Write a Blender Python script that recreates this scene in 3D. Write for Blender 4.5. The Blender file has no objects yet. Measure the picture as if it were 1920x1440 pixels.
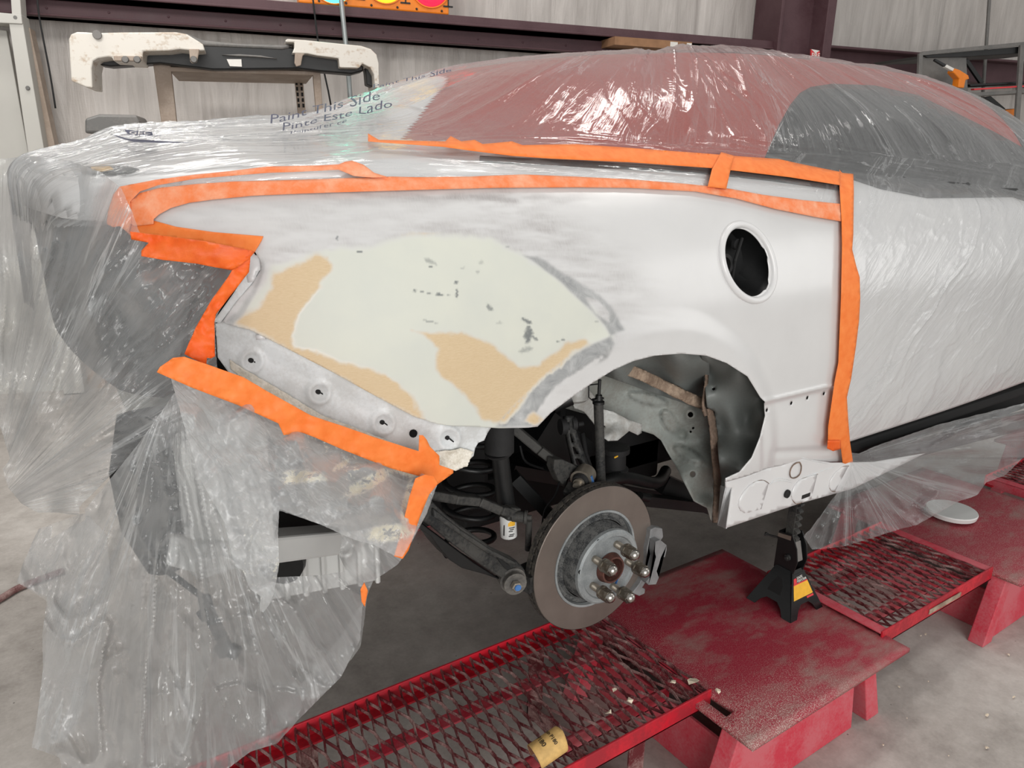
import bpy, bmesh, math, random
import numpy as np
from mathutils import Vector, noise
from mathutils.geometry import delaunay_2d_cdt
sc = bpy.context.scene
random.seed(7); rng = np.random.default_rng(7)

# ------------------------------------------------------------------ camera
F = 1420.0                              # focal length in pixels of the 1920x1440 frame
PIT = math.atan(420 / F); TH = math.radians(55.0); RO = math.radians(1.2)
CAM = np.array([-1.09, -1.1, 1.5])      # x along the car (front = +x), y across it, z up
_hd = np.array([math.cos(TH), math.sin(TH), 0]); _rt = np.array([math.sin(TH), -math.cos(TH), 0]); _z = np.array([0, 0, 1.0])
FW = _hd * math.cos(PIT) - _z * math.sin(PIT); _up = _hd * math.sin(PIT) + _z * math.cos(PIT)
RT = _rt * math.cos(RO) + _up * math.sin(RO); UP = _up * math.cos(RO) - _rt * math.sin(RO)
cd = bpy.data.cameras.new('camera'); cam = bpy.data.objects.new('camera', cd)
sc.collection.objects.link(cam); sc.camera = cam
cd.sensor_fit = 'HORIZONTAL'; cd.sensor_width = 36.0; cd.lens = 36.0 * F / 1920; cd.clip_start = 0.05
from mathutils import Matrix
cam.matrix_world = Matrix(((RT[0], UP[0], -FW[0], CAM[0]), (RT[1], UP[1], -FW[1], CAM[1]), (RT[2], UP[2], -FW[2], CAM[2]), (0, 0, 0, 1)))

# ------------------------------------------------------------------ world, lamps, exposure
w = bpy.data.worlds.new('world'); sc.world = w; w.use_nodes = True
w.node_tree.nodes['Background'].inputs[0].default_value = (1.0, 0.985, 0.96, 1)
w.node_tree.nodes['Background'].inputs[1].default_value = 0.42

def area(name, loc, target, sx, sy, power, col=(1, 1, 1)):
    l = bpy.data.lights.new(name, 'AREA'); l.shape = 'RECTANGLE'; l.size = sx; l.size_y = sy
    l.energy = power; l.color = col
    o = bpy.data.objects.new(name, l); sc.collection.objects.link(o)
    o.location = loc
    o.rotation_euler = (Vector(target) - Vector(loc)).to_track_quat('-Z', 'Y').to_euler()
    return o
# daylight through the open bay doors behind and beside the photographer
area('bay_door_daylight', (-2.2, -5.4, 1.9), (0.6, 0.0, 0.6), 4.4, 3.4, 265, (1.0, 0.985, 0.96))
area('side_door_daylight', (6.5, -4.5, 2.6), (1.5, 0.2, 0.8), 3.0, 3.0, 45, (1.0, 0.99, 0.97))
# high-bay lamps under the roof
for nm, x, y in (('high_bay_lamp', -0.6, 0.6), ('high_bay_lamp', 2.2, 0.9), ('high_bay_lamp', -.9, 3.0), ('high_bay_lamp', 3.6, -1.4)):
    area(nm, (x, y, 4.9), (x, y, 0), 1.5, 0.35, 45 if y > 2 else 26, (1.0, 0.97, 0.93))

area('wall_fill_light', (-1.6, 1.6, 3.5), (.2, 4.3, 1.9), 1.6, .5, 46, (1.0, 0.97, 0.93))  # added fill aimed at the left wall, not a fixture of the shop
vs = sc.view_settings
sc.display_settings.display_device = 'sRGB'
vs.view_transform = 'Standard'; vs.look = 'None'; vs.gamma = 1.0; vs.exposure = 0.0
try: vs.use_curve_mapping = False
except Exception: pass
sc.cycles.transparent_max_bounces = 24
sc.cycles.max_bounces = 10
sc.cycles.caustics_reflective = False; sc.cycles.caustics_refractive = False
sc.cycles.sample_clamp_indirect = 6.0

# ------------------------------------------------------------------ picture rays to world points
def rays(px, py):
    px = np.atleast_1d(np.asarray(px, float)); py = np.atleast_1d(np.asarray(py, float))
    return RT[None] * ((px - 960) / F)[:, None] + UP[None] * ((720 - py) / F)[:, None] + FW[None]
def AY(px, py, y):
    d = rays(px, py); r = CAM + d * ((y - CAM[1]) / d[:, 1])[:, None]
    return r[0] if np.isscalar(px) else r
def AZ(px, py, z):
    d = rays(px, py); r = CAM + d * ((z - CAM[2]) / d[:, 2])[:, None]
    return r[0] if np.isscalar(px) else r
def AX(px, py, x):
    d = rays(px, py); r = CAM + d * ((x - CAM[0]) / d[:, 0])[:, None]
    return r[0] if np.isscalar(px) else r
def PROJ(P):
    v = np.atleast_2d(P) - CAM; dz = v @ FW
    dz = np.where(dz > 0.05, dz, 0.05)
    return 960 + F * (v @ RT) / dz, 720 - F * (v @ UP) / dz
WD = math.radians(-16.2)
WDIR = np.array([math.cos(WD), math.sin(WD), 0]); WN = np.array([-math.sin(WD), math.cos(WD), 0])   # WN points away from the camera
W0 = CAM + rays(700, 150)[0] * 5.3
def AW(px, py, off=0.0):                # on the plane `off` metres in front of the back wall
    d = rays(px, py); t = ((W0 - WN * off - CAM) @ WN) / (d @ WN)
    r = CAM + d * t[:, None]
    return r[0] if np.isscalar(px) else r
def wallpt(s, off, z):                  # s metres along the wall from the point behind px 700
    return W0 * np.array([1, 1, 0]) + WDIR * s - WN * off + np.array([0, 0, z])

# ------------------------------------------------------------------ objects
COL = sc.collection
def link(name, me, mat, parent=None):
    o = bpy.data.objects.new(name, me); COL.objects.link(o)
    if mat is not None: me.materials.append(mat)
    if parent is not None: o.parent = parent
    return o
def tag(o, label=None, cat=None, group=None, kind=None):
    if label: o['label'] = label
    if cat: o['category'] = cat
    if group: o['group'] = group
    if kind: o['kind'] = kind
    return o
def empty(name, loc=(0, 0, 0)):
    o = bpy.data.objects.new(name, None); COL.objects.link(o); o.location = loc; o.empty_display_size = .05
    o['_'] = 1; del o['_']
    return o
def mesh_obj(name, V, Fc, mat, parent=None, smooth=True):
    me = bpy.data.meshes.new(name)
    V = np.asarray(V, float)
    if parent is not None: V = V - np.array(parent_world(parent))
    me.from_pydata([tuple(v) for v in V], [], [tuple(int(i) for i in f) for f in Fc]); me.update()
    if smooth: me.shade_smooth()
    return link(name, me, mat, parent)
def parent_world(p):
    l = Vector((0, 0, 0))
    while p is not None:
        l = l + Vector(p.location); p = p.parent
    return l
def solid(o, t, off=-1):
    m = o.modifiers.new('thickness', 'SOLIDIFY'); m.thickness = t; m.offset = off; return o
def bevel(o, wdt, seg=2, ang=40):
    m = o.modifiers.new('bevel', 'BEVEL'); m.width = wdt; m.segments = seg; m.limit_method = 'ANGLE'; m.angle_limit = math.radians(ang); return o

class MB:                                # collects shapes into one mesh
    def __init__(s): s.v = []; s.f = []
    def add(s, V, Fc):
        n = len(s.v); s.v += [tuple(map(float, v)) for v in V]; s.f += [tuple(int(i) + n for i in f) for f in Fc]; return s
    def hexa(s, b, t):                   # 4 bottom pts, 4 top pts
        return s.add(list(b) + list(t), [(3, 2, 1, 0), (4, 5, 6, 7), (0, 1, 5, 4), (1, 2, 6, 5), (2, 3, 7, 6), (3, 0, 4, 7)])
    def box(s, a, b):
        (x0, y0, z0), (x1, y1, z1) = a, b
        return s.hexa([(x0, y0, z0), (x1, y0, z0), (x1, y1, z0), (x0, y1, z0)], [(x0, y0, z1), (x1, y0, z1), (x1, y1, z1), (x0, y1, z1)])
    def obox(s, c, u, v, wv):            # oriented box: centre and three half vectors
        c, u, v, wv = map(np.array, (c, u, v, wv))
        return s.hexa([c - u - v - wv, c + u - v - wv, c + u + v - wv, c - u + v - wv], [c - u - v + wv, c + u - v + wv, c + u + v + wv, c - u + v + wv])
    def bar(s, p, q, wd, ht, side=None):  # rectangular bar from p to q
        p, q = np.array(p, float), np.array(q, float); d = q - p; L = np.linalg.norm(d); d /= L
        sd = np.cross(d, [0, 0, 1.0]) if side is None else np.array(side, float)
        if np.linalg.norm(sd) < 1e-4: sd = np.array([1.0, 0, 0])
        sd = sd - d * (sd @ d); sd /= np.linalg.norm(sd); n = np.cross(sd, d)
        return s.obox((p + q) / 2, d * L / 2, sd * wd / 2, n * ht / 2)
    def tube(s, pts, r, n=12, cap=True, closed=False):
        P = [np.array(p, float) for p in pts]; m = len(P)
        R = [r] * m if np.isscalar(r) else list(r)
        prev = None; rings = []
        for i in range(m):
            if closed: d = P[(i + 1) % m] - P[i - 1]
            else: d = P[min(i + 1, m - 1)] - P[max(i - 1, 0)]
            d = d / (np.linalg.norm(d) + 1e-12)
            if prev is None:
                a = np.array([0, 0, 1.0]) if abs(d[2]) < .9 else np.array([1.0, 0, 0])
                u = np.cross(d, a)
            else: u = prev - d * (prev @ d)
            u /= np.linalg.norm(u); prev = u; v = np.cross(d, u)
            rings.append([P[i] + R[i] * (math.cos(2 * math.pi * k / n) * u + math.sin(2 * math.pi * k / n) * v) for k in range(n)])
        V = [q for rg in rings for q in rg]; Fc = []
        for i in range(m if closed else m - 1):
            j = (i + 1) % m
            for k in range(n): Fc.append((i * n + k, i * n + (k + 1) % n, j * n + (k + 1) % n, j * n + k))
        if cap and not closed:
            Fc.append(tuple(range(n - 1, -1, -1))); Fc.append(tuple((m - 1) * n + k for k in range(n)))
        return s.add(V, Fc)
    def lathe(s, c, ax, prof, n=40, cap=True):  # prof: list of (distance along ax, radius)
        c = np.array(c, float); ax = np.array(ax, float); ax /= np.linalg.norm(ax)
        return s.tube([c + ax * a for a, _ in prof], [max(r, 1e-4) for _, r in prof], n, cap) if all(abs(prof[i][0] - prof[i + 1][0]) > 1e-6 for i in range(len(prof) - 1)) else s._lathe(c, ax, prof, n, cap)
    def _lathe(s, c, ax, prof, n, cap):
        a = np.array([0, 0, 1.0]) if abs(ax[2]) < .9 else np.array([1.0, 0, 0])
        u = np.cross(ax, a); u /= np.linalg.norm(u); v = np.cross(ax, u)
        V = []; Fc = []
        for (h, r) in prof:
            for k in range(n):
                t = 2 * math.pi * k / n; V.append(c + ax * h + max(r, 1e-4) * (math.cos(t) * u + math.sin(t) * v))
        for i in range(len(prof) - 1):
            for k in range(n): Fc.append((i * n + k, i * n + (k + 1) % n, (i + 1) * n + (k + 1) % n, (i + 1) * n + k))
        if cap:
            Fc.append(tuple(range(n - 1, -1, -1))); Fc.append(tuple((len(prof) - 1) * n + k for k in range(n)))
        return s.add(V, Fc)
    def prism(s, pts, vec):              # planar polygon pts extruded by vec
        P = [np.array(p, float) for p in pts]; n = len(P); vec = np.array(vec, float)
        V = P + [p + vec for p in P]
        return s.add(V, [tuple(range(n - 1, -1, -1)), tuple(range(n, 2 * n))] + [(k, (k + 1) % n, n + (k + 1) % n, n + k) for k in range(n)])
    def build(s, name, mat, parent=None, smooth=False, bev=0):
        o = mesh_obj(name, s.v, s.f, mat, parent, smooth)
        me = o.data; bm = bmesh.new(); bm.from_mesh(me); bmesh.ops.recalc_face_normals(bm, faces=bm.faces); bm.to_mesh(me); bm.free()
        if smooth == 'auto': me.shade_smooth(); me.set_sharp_from_angle(angle=math.radians(38))
        if bev: bevel(o, bev)
        return o

def crom(P, n):                          # Catmull-Rom resample of a polyline
    P = np.asarray(P, float); m = len(P)
    t = np.linspace(0, m - 1, n); i = np.clip(t.astype(int), 0, m - 2); f = (t - i)[:, None]
    p0 = P[np.clip(i - 1, 0, m - 1)]; p1 = P[i]; p2 = P[i + 1]; p3 = P[np.clip(i + 2, 0, m - 1)]
    return .5 * ((2 * p1) + (-p0 + p2) * f + (2 * p0 - 5 * p1 + 4 * p2 - p3) * f ** 2 + (-p0 + 3 * p1 - 3 * p2 + p3) * f ** 3)

def inpoly(px, py, poly):
    poly = np.asarray(poly, float); x0, y0 = poly[:, 0], poly[:, 1]; x1, y1 = np.roll(x0, -1), np.roll(y0, -1)
    r = np.zeros(len(px), bool)
    for a, b, c, d in zip(x0, y0, x1, y1):
        if b == d: continue
        r ^= ((b > py) != (d > py)) & (px < (c - a) * (py - b) / (d - b) + a)
    return r
def sdist(px, py, poly):                 # signed distance to a polygon, negative inside
    poly = np.asarray(poly, float); D = np.full(len(px), 1e9)
    for i in range(len(poly)):
        a, b = poly[i], poly[(i + 1) % len(poly)]; e = b - a; L = e @ e + 1e-9
        t = np.clip(((px - a[0]) * e[0] + (py - a[1]) * e[1]) / L, 0, 1)
        D = np.minimum(D, np.hypot(px - a[0] - t * e[0], py - a[1] - t * e[1]))
    return np.where(inpoly(px, py, poly), -D, D)
def dense(poly, step):
    out = []; P = np.asarray(poly, float)
    for i in range(len(P)):
        a, b = P[i], P[(i + 1) % len(P)]; n = max(1, int(np.hypot(*(b - a)) / step))
        for k in range(n): out.append(a + (b - a) * k / n)
    return np.array(out)
def tri_poly(outline, holes=(), step=8):  # triangulated polygon with inner grid points
    loops = [dense(outline, step)] + [dense(h, step * .7) for h in holes]
    V = []; E = []
    for L in loops:
        n0 = len(V); V += [tuple(p) for p in L]; E += [(n0 + k, n0 + (k + 1) % len(L)) for k in range(len(L))]
    xs = np.arange(loops[0][:, 0].min(), loops[0][:, 0].max(), step); ys = np.arange(loops[0][:, 1].min(), loops[0][:, 1].max(), step * .866)
    gx, gy = np.meshgrid(xs, ys); gx = gx + (np.arange(len(ys)) % 2)[:, None] * step * .5; gx = gx.ravel(); gy = gy.ravel()
    ok = inpoly(gx, gy, loops[0])
    for h in loops[1:]: ok &= ~inpoly(gx, gy, h)
    gx, gy = gx[ok], gy[ok]
    B = np.array(V); keep = np.ones(len(gx), bool)
    for s0 in range(0, len(gx), 4000):
        sl = slice(s0, s0 + 4000); d = np.full(len(gx[sl]), 1e9)
        for k in range(0, len(B), 400):
            bb = B[k:k + 400]; d = np.minimum(d, ((gx[sl][:, None] - bb[None, :, 0]) ** 2 + (gy[sl][:, None] - bb[None, :, 1]) ** 2).min(1))
        keep[sl] = d > (step * .45) ** 2
    V += list(zip(gx[keep], gy[keep]))
    r = delaunay_2d_cdt([Vector(v) for v in V], E, [], 0, 1e-5)
    VV = np.array([tuple(v) for v in r[0]]); T = np.array(r[2])
    c = VV[T].mean(1); ok = inpoly(c[:, 0], c[:, 1], loops[0])
    for h in loops[1:]: ok &= ~inpoly(c[:, 0], c[:, 1], h)
    return VV, T[ok]

# vectorised value noise (3-D) for shaping
_perm = rng.permutation(256); _perm = np.concatenate([_perm] * 3); _val = rng.random(256) * 2 - 1
def vnoise(x, y, z=0.0):
    x, y, z = np.broadcast_arrays(np.asarray(x, float), np.asarray(y, float), np.asarray(z, float))
    xi, yi, zi = np.floor(x).astype(int), np.floor(y).astype(int), np.floor(z).astype(int)
    fx, fy, fz = x - xi, y - yi, z - zi
    u, v, w_ = [f * f * f * (f * (f * 6 - 15) + 10) for f in (fx, fy, fz)]
    def h(a, b, c): return _val[_perm[_perm[_perm[a & 255] + (b & 255)] + (c & 255)] & 255]
    def L(a, b, t): return a + (b - a) * t
    return L(L(L(h(xi, yi, zi), h(xi + 1, yi, zi), u), L(h(xi, yi + 1, zi), h(xi + 1, yi + 1, zi), u), v),
             L(L(h(xi, yi, zi + 1), h(xi + 1, yi, zi + 1), u), L(h(xi, yi + 1, zi + 1), h(xi + 1, yi + 1, zi + 1), u), v), w_)
def fbm(x, y, z=0.0, o=4):
    r = 0; a = 1.0; s = 1.0
    for k in range(o): r = r + a * vnoise(x * s + 13.7 * k, y * s, z); a *= .5; s *= 2.03
    return r / 1.9
def ridge(x, y, z=0.0, o=3):
    x, y = x + .7 * vnoise(x * .55 + 5.3, y * .9 + 9.1, z + 40.5), y + .9 * vnoise(x * .7 + 31.2, y * .55 + 17.7, z + 61.5)
    r = 0; a = 1.0; s = 1.0
    for k in range(o): r = r + a * (1 - np.abs(vnoise(x * s + 7.3 * k, y * s, z)) * 2.2).clip(-1, 1) ** 3; a *= .5; s *= 1.9
    return r / 1.7
def sstep(a, b, x):
    t = np.clip((x - a) / (b - a), 0, 1); return t * t * (3 - 2 * t)
def idw(ctrl, px, py, p=2.6):            # ctrl: list of (px,py,value)
    c = np.asarray(ctrl, float); num = np.zeros(len(px)); den = np.zeros(len(px))
    for a, b, v in c:
        wt = 1 / ((px - a) ** 2 + (py - b) ** 2 + 60.0) ** (p / 2); num += wt * v; den += wt
    return num / den
# ------------------------------------------------------------------ materials
def srgb(r, g, b):
    f = lambda c: (c / 255 / 12.92) if c / 255 <= .04045 else ((c / 255 + .055) / 1.055) ** 2.4
    return (f(r), f(g), f(b), 1)
class NT:
    def __init__(s, name):
        s.m = bpy.data.materials.new(name); s.m.use_nodes = True; s.t = s.m.node_tree; s.t.nodes.clear()
        s.out = s.t.nodes.new('ShaderNodeOutputMaterial')
    def n(s, typ, **kw):
        nd = s.t.nodes.new(typ)
        for k, v in kw.items():
            if k.startswith('i_'):
                key = k[2:]; nd.inputs[int(key) if key.isdigit() else key.replace('_', ' ')].default_value = v
            else: setattr(nd, k, v)
        return nd
    def l(s, a, b): s.t.links.new(a, b)
    def coord(s, scale=(1, 1, 1), rot=(0, 0, 0), src='Object'):
        tc = s.n('ShaderNodeTexCoord'); mp = s.n('ShaderNodeMapping'); mp.inputs['Scale'].default_value = scale; mp.inputs['Rotation'].default_value = rot
        s.l(tc.outputs[src], mp.inputs[0]); return mp.outputs[0]
    def noise(s, vec, scale=5, detail=4, rough=.55, dist=0.0):
        nd = s.n('ShaderNodeTexNoise'); nd.inputs['Scale'].default_value = scale; nd.inputs['Detail'].default_value = detail
        nd.inputs['Roughness'].default_value = rough; nd.inputs['Distortion'].default_value = dist; s.l(vec, nd.inputs['Vector']); return nd.outputs['Fac']
    def ramp(s, fac, stops):
        r = s.n('ShaderNodeValToRGB'); e = r.color_ramp.elements
        while len(e) < len(stops): e.new(.5)
        for k, (p, c) in enumerate(stops): e[k].position = p; e[k].color = c if len(c) == 4 else (*c, 1)
        s.l(fac, r.inputs[0]); return r.outputs[0]
    def mixc(s, fac, a, b):
        m = s.n('ShaderNodeMix', data_type='RGBA')
        for v, i in ((fac, 0), (a, 6), (b, 7)):
            if hasattr(v, 'is_linked') or hasattr(v, 'links'): s.l(v, m.inputs[i])
            else: m.inputs[i].default_value = v
        return m.outputs[2]
    def math(s, op, a, b=0.0, c=0.0, clamp=False):
        m = s.n('ShaderNodeMath', operation=op); m.use_clamp = clamp
        for k, v in enumerate((a, b, c)):
            if hasattr(v, 'links'): s.l(v, m.inputs[k])
            else: m.inputs[k].default_value = v
        return m.outputs[0]
    def bump(s, h, strength=.3, dist=.01, normal=None):
        b = s.n('ShaderNodeBump'); b.inputs['Strength'].default_value = strength; b.inputs['Distance'].default_value = dist
        s.l(h, b.inputs['Height'])
        if normal: s.l(normal, b.inputs['Normal'])
        return b.outputs[0]
    def bsdf(s, col, rough=.5, metal=0.0, spec=.5, coat=0.0, normal=None, emis=None, estr=0.0, coatr=.05):
        p = s.n('ShaderNodeBsdfPrincipled')
        for v, i in ((col, 'Base Color'), (rough, 'Roughness'), (metal, 'Metallic'), (spec, 'Specular IOR Level'), (coat, 'Coat Weight')):
            if hasattr(v, 'links'): s.l(v, p.inputs[i])
            else: p.inputs[i].default_value = v
        p.inputs['Coat Roughness'].default_value = coatr
        if normal: s.l(normal, p.inputs['Normal'])
        if emis: p.inputs['Emission Color'].default_value = emis; p.inputs['Emission Strength'].default_value = estr
        return p.outputs[0]
    def done(s, sh): s.l(sh, s.out.inputs['Surface']); return s.m

def simple(name, col, rough=.5, metal=0.0, var=.12, nscale=30, bstr=0.0, coat=0.0, bscale=120, spec=.5):
    t = NT(name); v = t.coord(); n = t.noise(v, nscale)
    dark = tuple(c * (1 - var) for c in col[:3]) + (1,); lite = tuple(min(1, c * (1 + var)) for c in col[:3]) + (1,)
    c = t.ramp(n, [(.3, dark), (.7, lite)])
    nm = t.bump(t.noise(v, bscale, 5), bstr, .003) if bstr else None
    return t.done(t.bsdf(c, rough, metal, spec, coat, nm))

def dusty(name, col, dust, rough=.5, metal=0.0, amt=.5, nscale=8, fine=180, bstr=.15, streak=(1, 1, 1), lo=.45, hi=.62):
    t = NT(name); v = t.coord(streak); v2 = t.coord()
    a = t.noise(v, nscale, 6, .65); b = t.noise(v2, fine, 3, .6)
    m = t.math('ADD', t.math('MULTIPLY', a, .8), t.math('MULTIPLY', b, .3))
    f = t.ramp(m, [(lo, (0, 0, 0)), (hi, (1, 1, 1))])
    f2 = t.math('MULTIPLY', f, amt)
    c = t.mixc(f2, col, dust)
    r = t.math('ADD', t.math('MULTIPLY', f2, .3), rough, clamp=True)
    return t.done(t.bsdf(c, r, metal, .5, 0, t.bump(t.noise(v2, fine, 4), bstr, .002)))

M = {}
# white car paint
t = NT('white_paint'); v = t.coord()
M['paint'] = t.done(t.bsdf(t.ramp(t.noise(v, 6), [(.3, srgb(212, 212, 213)), (.7, srgb(218, 218, 218))]), .36, 0, .5, .6, None, None, 0, .22))
M['paint_in'] = dusty('white_paint_dusty', srgb(222, 226, 228), srgb(165, 162, 156), .4, 0, .35, 14)
M['fascia'] = simple('dark_grey_plastic', srgb(70, 72, 72), .6, 0, .25, 3)
# quarter panel: attribute driven repair areas over white paint
t = NT('quarter_panel_paint'); v = t.coord()
at = t.n('ShaderNodeAttribute', attribute_name='patch'); sep = t.n('ShaderNodeSeparateColor'); t.l(at.outputs['Color'], sep.inputs[0])
at2 = t.n('ShaderNodeAttribute', attribute_name='scuff'); sep2 = t.n('ShaderNodeSeparateColor'); t.l(at2.outputs['Color'], sep2.inputs[0])
brush = t.noise(t.coord((60, 8, 14), (0, .6, 0)), 6, 6, .7)
paint = t.ramp(t.noise(v, 5), [(.3, srgb(206, 206, 206)), (.7, srgb(213, 213, 213))])
c = t.mixc(t.math('MULTIPLY', sep2.outputs[0], t.ramp(brush, [(.25, (.35,) * 3), (.75, (1,) * 3)])), paint, srgb(150, 145, 144))
c = t.mixc(sep.outputs[2], c, t.ramp(t.noise(t.coord((1, 1, 1)), 26, 6, .65, .8), [(.3, srgb(146, 148, 149)), (.7, srgb(190, 191, 191))]))
tan = t.ramp(t.noise(t.coord((4, 4, 30), (0, .9, 0)), 30, 5, .7), [(.3, srgb(200, 176, 140)), (.7, srgb(212, 191, 158))])
c = t.mixc(sep.outputs[1], c, tan)
crm = t.ramp(t.noise(v, 9, 5), [(.3, srgb(202, 205, 197)), (.7, srgb(209, 211, 200))])
c = t.mixc(sep.outputs[0], c, crm)
c = t.mixc(sep2.outputs[1], c, srgb(105, 110, 112))
flat = t.math('MAXIMUM', t.math('MAXIMUM', sep.outputs[0], sep.outputs[1]), sep2.outputs[0])
gl = t.math('SUBTRACT', .85, flat, clamp=True)
rough = t.math('ADD', t.math('MULTIPLY', flat, .4), .28, clamp=True)
M['quarter'] = t.done(t.bsdf(c, rough, t.math('MULTIPLY', sep.outputs[2], .25), .5, gl, t.bump(brush, .03, .002), None, 0, .2))
M['tan_noise'] = None

def film(name, base=.28, edge=.75, tint=(228, 230, 231), su=60.0, sv=6.0, b1=.5, b2=.35, b3=.15, rough=.17, dust=0.0, spec=1.0, streak=.16, haze=.12):
    t = NT(name); v0 = t.coord()
    at = t.n('ShaderNodeAttribute', attribute_name='fuv')
    def stretched(su_, sv_):
        mp = t.n('ShaderNodeMapping'); mp.inputs['Scale'].default_value = (su_, sv_, 1); t.l(at.outputs['Vector'], mp.inputs[0]); return mp.outputs[0]
    n1 = t.noise(stretched(su * .35, sv * .35), 1.0, 3, .5, .6); n2 = t.noise(stretched(su, sv), 1.0, 5, .6, 1.0)
    n3 = t.noise(v0, 38, 4, .6, .6); n4 = t.noise(stretched(su * 3.2, sv * 2.2), 1.0, 4, .6, .5)
    sharp = t.math('ABSOLUTE', t.math('SUBTRACT', n2, .5))
    nm = t.bump(n1, b1, .03); nm = t.bump(sharp, b2, .016, nm); nm = t.bump(n4, b3, .004, nm); nm = t.bump(n3, b3, .006, nm)
    lw = t.n('ShaderNodeLayerWeight'); lw.inputs['Blend'].default_value = .5; t.l(nm, lw.inputs['Normal'])
    fac = lw.outputs['Facing']; f3 = t.math('POWER', fac, 3.0)
    hz = t.noise(v0, 2.6, 4, .6)
    line = t.ramp(sharp, [(.0, (1,) * 3), (.05, (0,) * 3)])
    sel = t.ramp(n1, [(.5, (0,) * 3), (.62, (1,) * 3)])
    st = t.math('MULTIPLY', line, sel)
    op = t.math('ADD', t.math('MULTIPLY', t.math('POWER', fac, 2.2), edge - base), t.math('ADD', base - haze * .5, t.math('MULTIPLY', hz, haze)))
    op = t.math('ADD', op, t.math('MULTIPLY', st, streak), clamp=True)  # white lines along creases, specular streaks painted into the opacity
    col = srgb(*tint)
    if dust:
        d = t.ramp(t.math('ADD', t.math('MULTIPLY', t.noise(v0, 5, 6, .6), .75), t.math('MULTIPLY', t.noise(v0, 160, 3), .3)), [(.585, (0,) * 3), (.66, (1,) * 3)])
        ad = t.n('ShaderNodeAttribute', attribute_name='pile'); d = t.math('MAXIMUM', d, t.math('MULTIPLY', ad.outputs['Fac'], t.ramp(t.noise(v0, 70, 5, .7), [(.38, (0,) * 3), (.5, (1,) * 3)]))); op = t.math('ADD', op, t.math('MULTIPLY', d, dust + .15), clamp=True)
        colo = t.mixc(d, col, srgb(236, 232, 215))
    else: colo = t.mixc(0.0, col, col)
    df = t.n('ShaderNodeBsdfDiffuse'); t.l(colo, df.inputs['Color']); t.l(nm, df.inputs['Normal'])
    tl = t.n('ShaderNodeBsdfTranslucent'); t.l(colo, tl.inputs['Color']); t.l(nm, tl.inputs['Normal'])
    m1 = t.n('ShaderNodeMixShader', i_0=.4); t.l(df.outputs[0], m1.inputs[1]); t.l(tl.outputs[0], m1.inputs[2])
    tr = t.n('ShaderNodeBsdfTransparent')
    m2 = t.n('ShaderNodeMixShader'); t.l(op, m2.inputs[0]); t.l(tr.outputs[0], m2.inputs[1]); t.l(m1.outputs[0], m2.inputs[2])
    gs = t.n('ShaderNodeBsdfGlossy'); gs.inputs['Roughness'].default_value = rough; t.l(nm, gs.inputs['Normal'])
    m3 = t.n('ShaderNodeMixShader'); t.l(t.math('MULTIPLY', t.math('ADD', t.math('MULTIPLY', f3, .38), .055), spec, clamp=True), m3.inputs[0]); t.l(m2.outputs[0], m3.inputs[1]); t.l(gs.outputs[0], m3.inputs[2])
    return t.done(m3.outputs[0])
M['film_roof'] = film('clear_masking_film', .09, .36, haze=.16, su=30, sv=3.5, b1=.20, b2=.28, b3=.06, rough=.12, spec=1.3, streak=.25)
M['film_hang'] = film('hanging_masking_film', .27, .70, su=22, sv=1.8, b1=.5, b2=.45, b3=.08, rough=.17, streak=.5, haze=.22, spec=1.4)
M['film_low'] = film('curtain_masking_film', .32, .72, su=22, sv=2.0, b1=.5, b2=.45, b3=.1, rough=.17, streak=.5, haze=.24, spec=1.4)
M['film_dust'] = film('dusty_masking_film', .42, .80, su=30, sv=10, dust=.5, b1=.5, b2=.4, b3=.2, rough=.24)
M['film_clear'] = film('thin_masking_film', .14, .55, su=30, sv=3, b1=.3, b2=.4, b3=.1, rough=.16, streak=.25)
M['film_light'] = film('loose_masking_film', .18, .65, su=30, sv=3, rough=.2)

t = NT('orange_masking_tape'); v = t.coord(); n = t.noise(v, 40, 5, .6)
M['tape'] = t.done(t.bsdf(t.ramp(n, [(.3, srgb(238, 118, 44)), (.7, srgb(246, 138, 66))]), .55, 0, .4, 0, t.bump(t.noise(v, 260, 3), .25, .001)))
t = NT('dusty_orange_tape'); v = t.coord(); n = t.ramp(t.noise(v, 22, 6, .7), [(.4, (0,) * 3), (.75, (1,) * 3)])
M['tape_dust'] = t.done(t.bsdf(t.mixc(n, srgb(238, 130, 76), srgb(240, 178, 145)), .6, 0, .4, 0, t.bump(t.noise(v, 200, 3), .3, .001)))
t = NT('deep_orange_tape'); v = t.coord(); n = t.noise(v, 25, 5, .6)
M['tape_deep'] = t.done(t.bsdf(t.ramp(n, [(.3, srgb(228, 88, 18)), (.7, srgb(240, 112, 40))]), .55, 0, .4, 0, t.bump(t.noise(v, 30, 5), .5, .006)))

t = NT('brick_red_canvas'); v = t.coord()
M['canvas'] = t.done(t.bsdf(t.ramp(t.noise(v, 300, 2), [(.3, srgb(142, 58, 50)), (.7, srgb(164, 74, 64))]), .9, 0, .2, 0, t.bump(t.noise(v, 700, 2), .2, .001)))
M['glass_dark'] = simple('tinted_glass', srgb(10, 11, 12), .12, 0, .2, 8, spec=.3)
M['black'] = simple('black_paint', srgb(16, 17, 18), .45, 0, .3, 20, .1)
M['black_gloss'] = simple('gloss_black_paint', srgb(18, 19, 20), .25, 0, .3, 20, .05)
M['black_rub'] = simple('black_rubber', srgb(24, 24, 25), .75, 0, .3, 30, .3)
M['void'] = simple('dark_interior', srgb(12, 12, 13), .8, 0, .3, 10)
M['arm'] = dusty('dusty_black_steel', srgb(28, 30, 32), srgb(86, 84, 80), .55, .2, .55, 10, 160, .3)
M['iron'] = dusty('bare_cast_iron', srgb(92, 90, 88), srgb(132, 128, 122), .5, .6, .6, 14, 140, .4)
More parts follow.
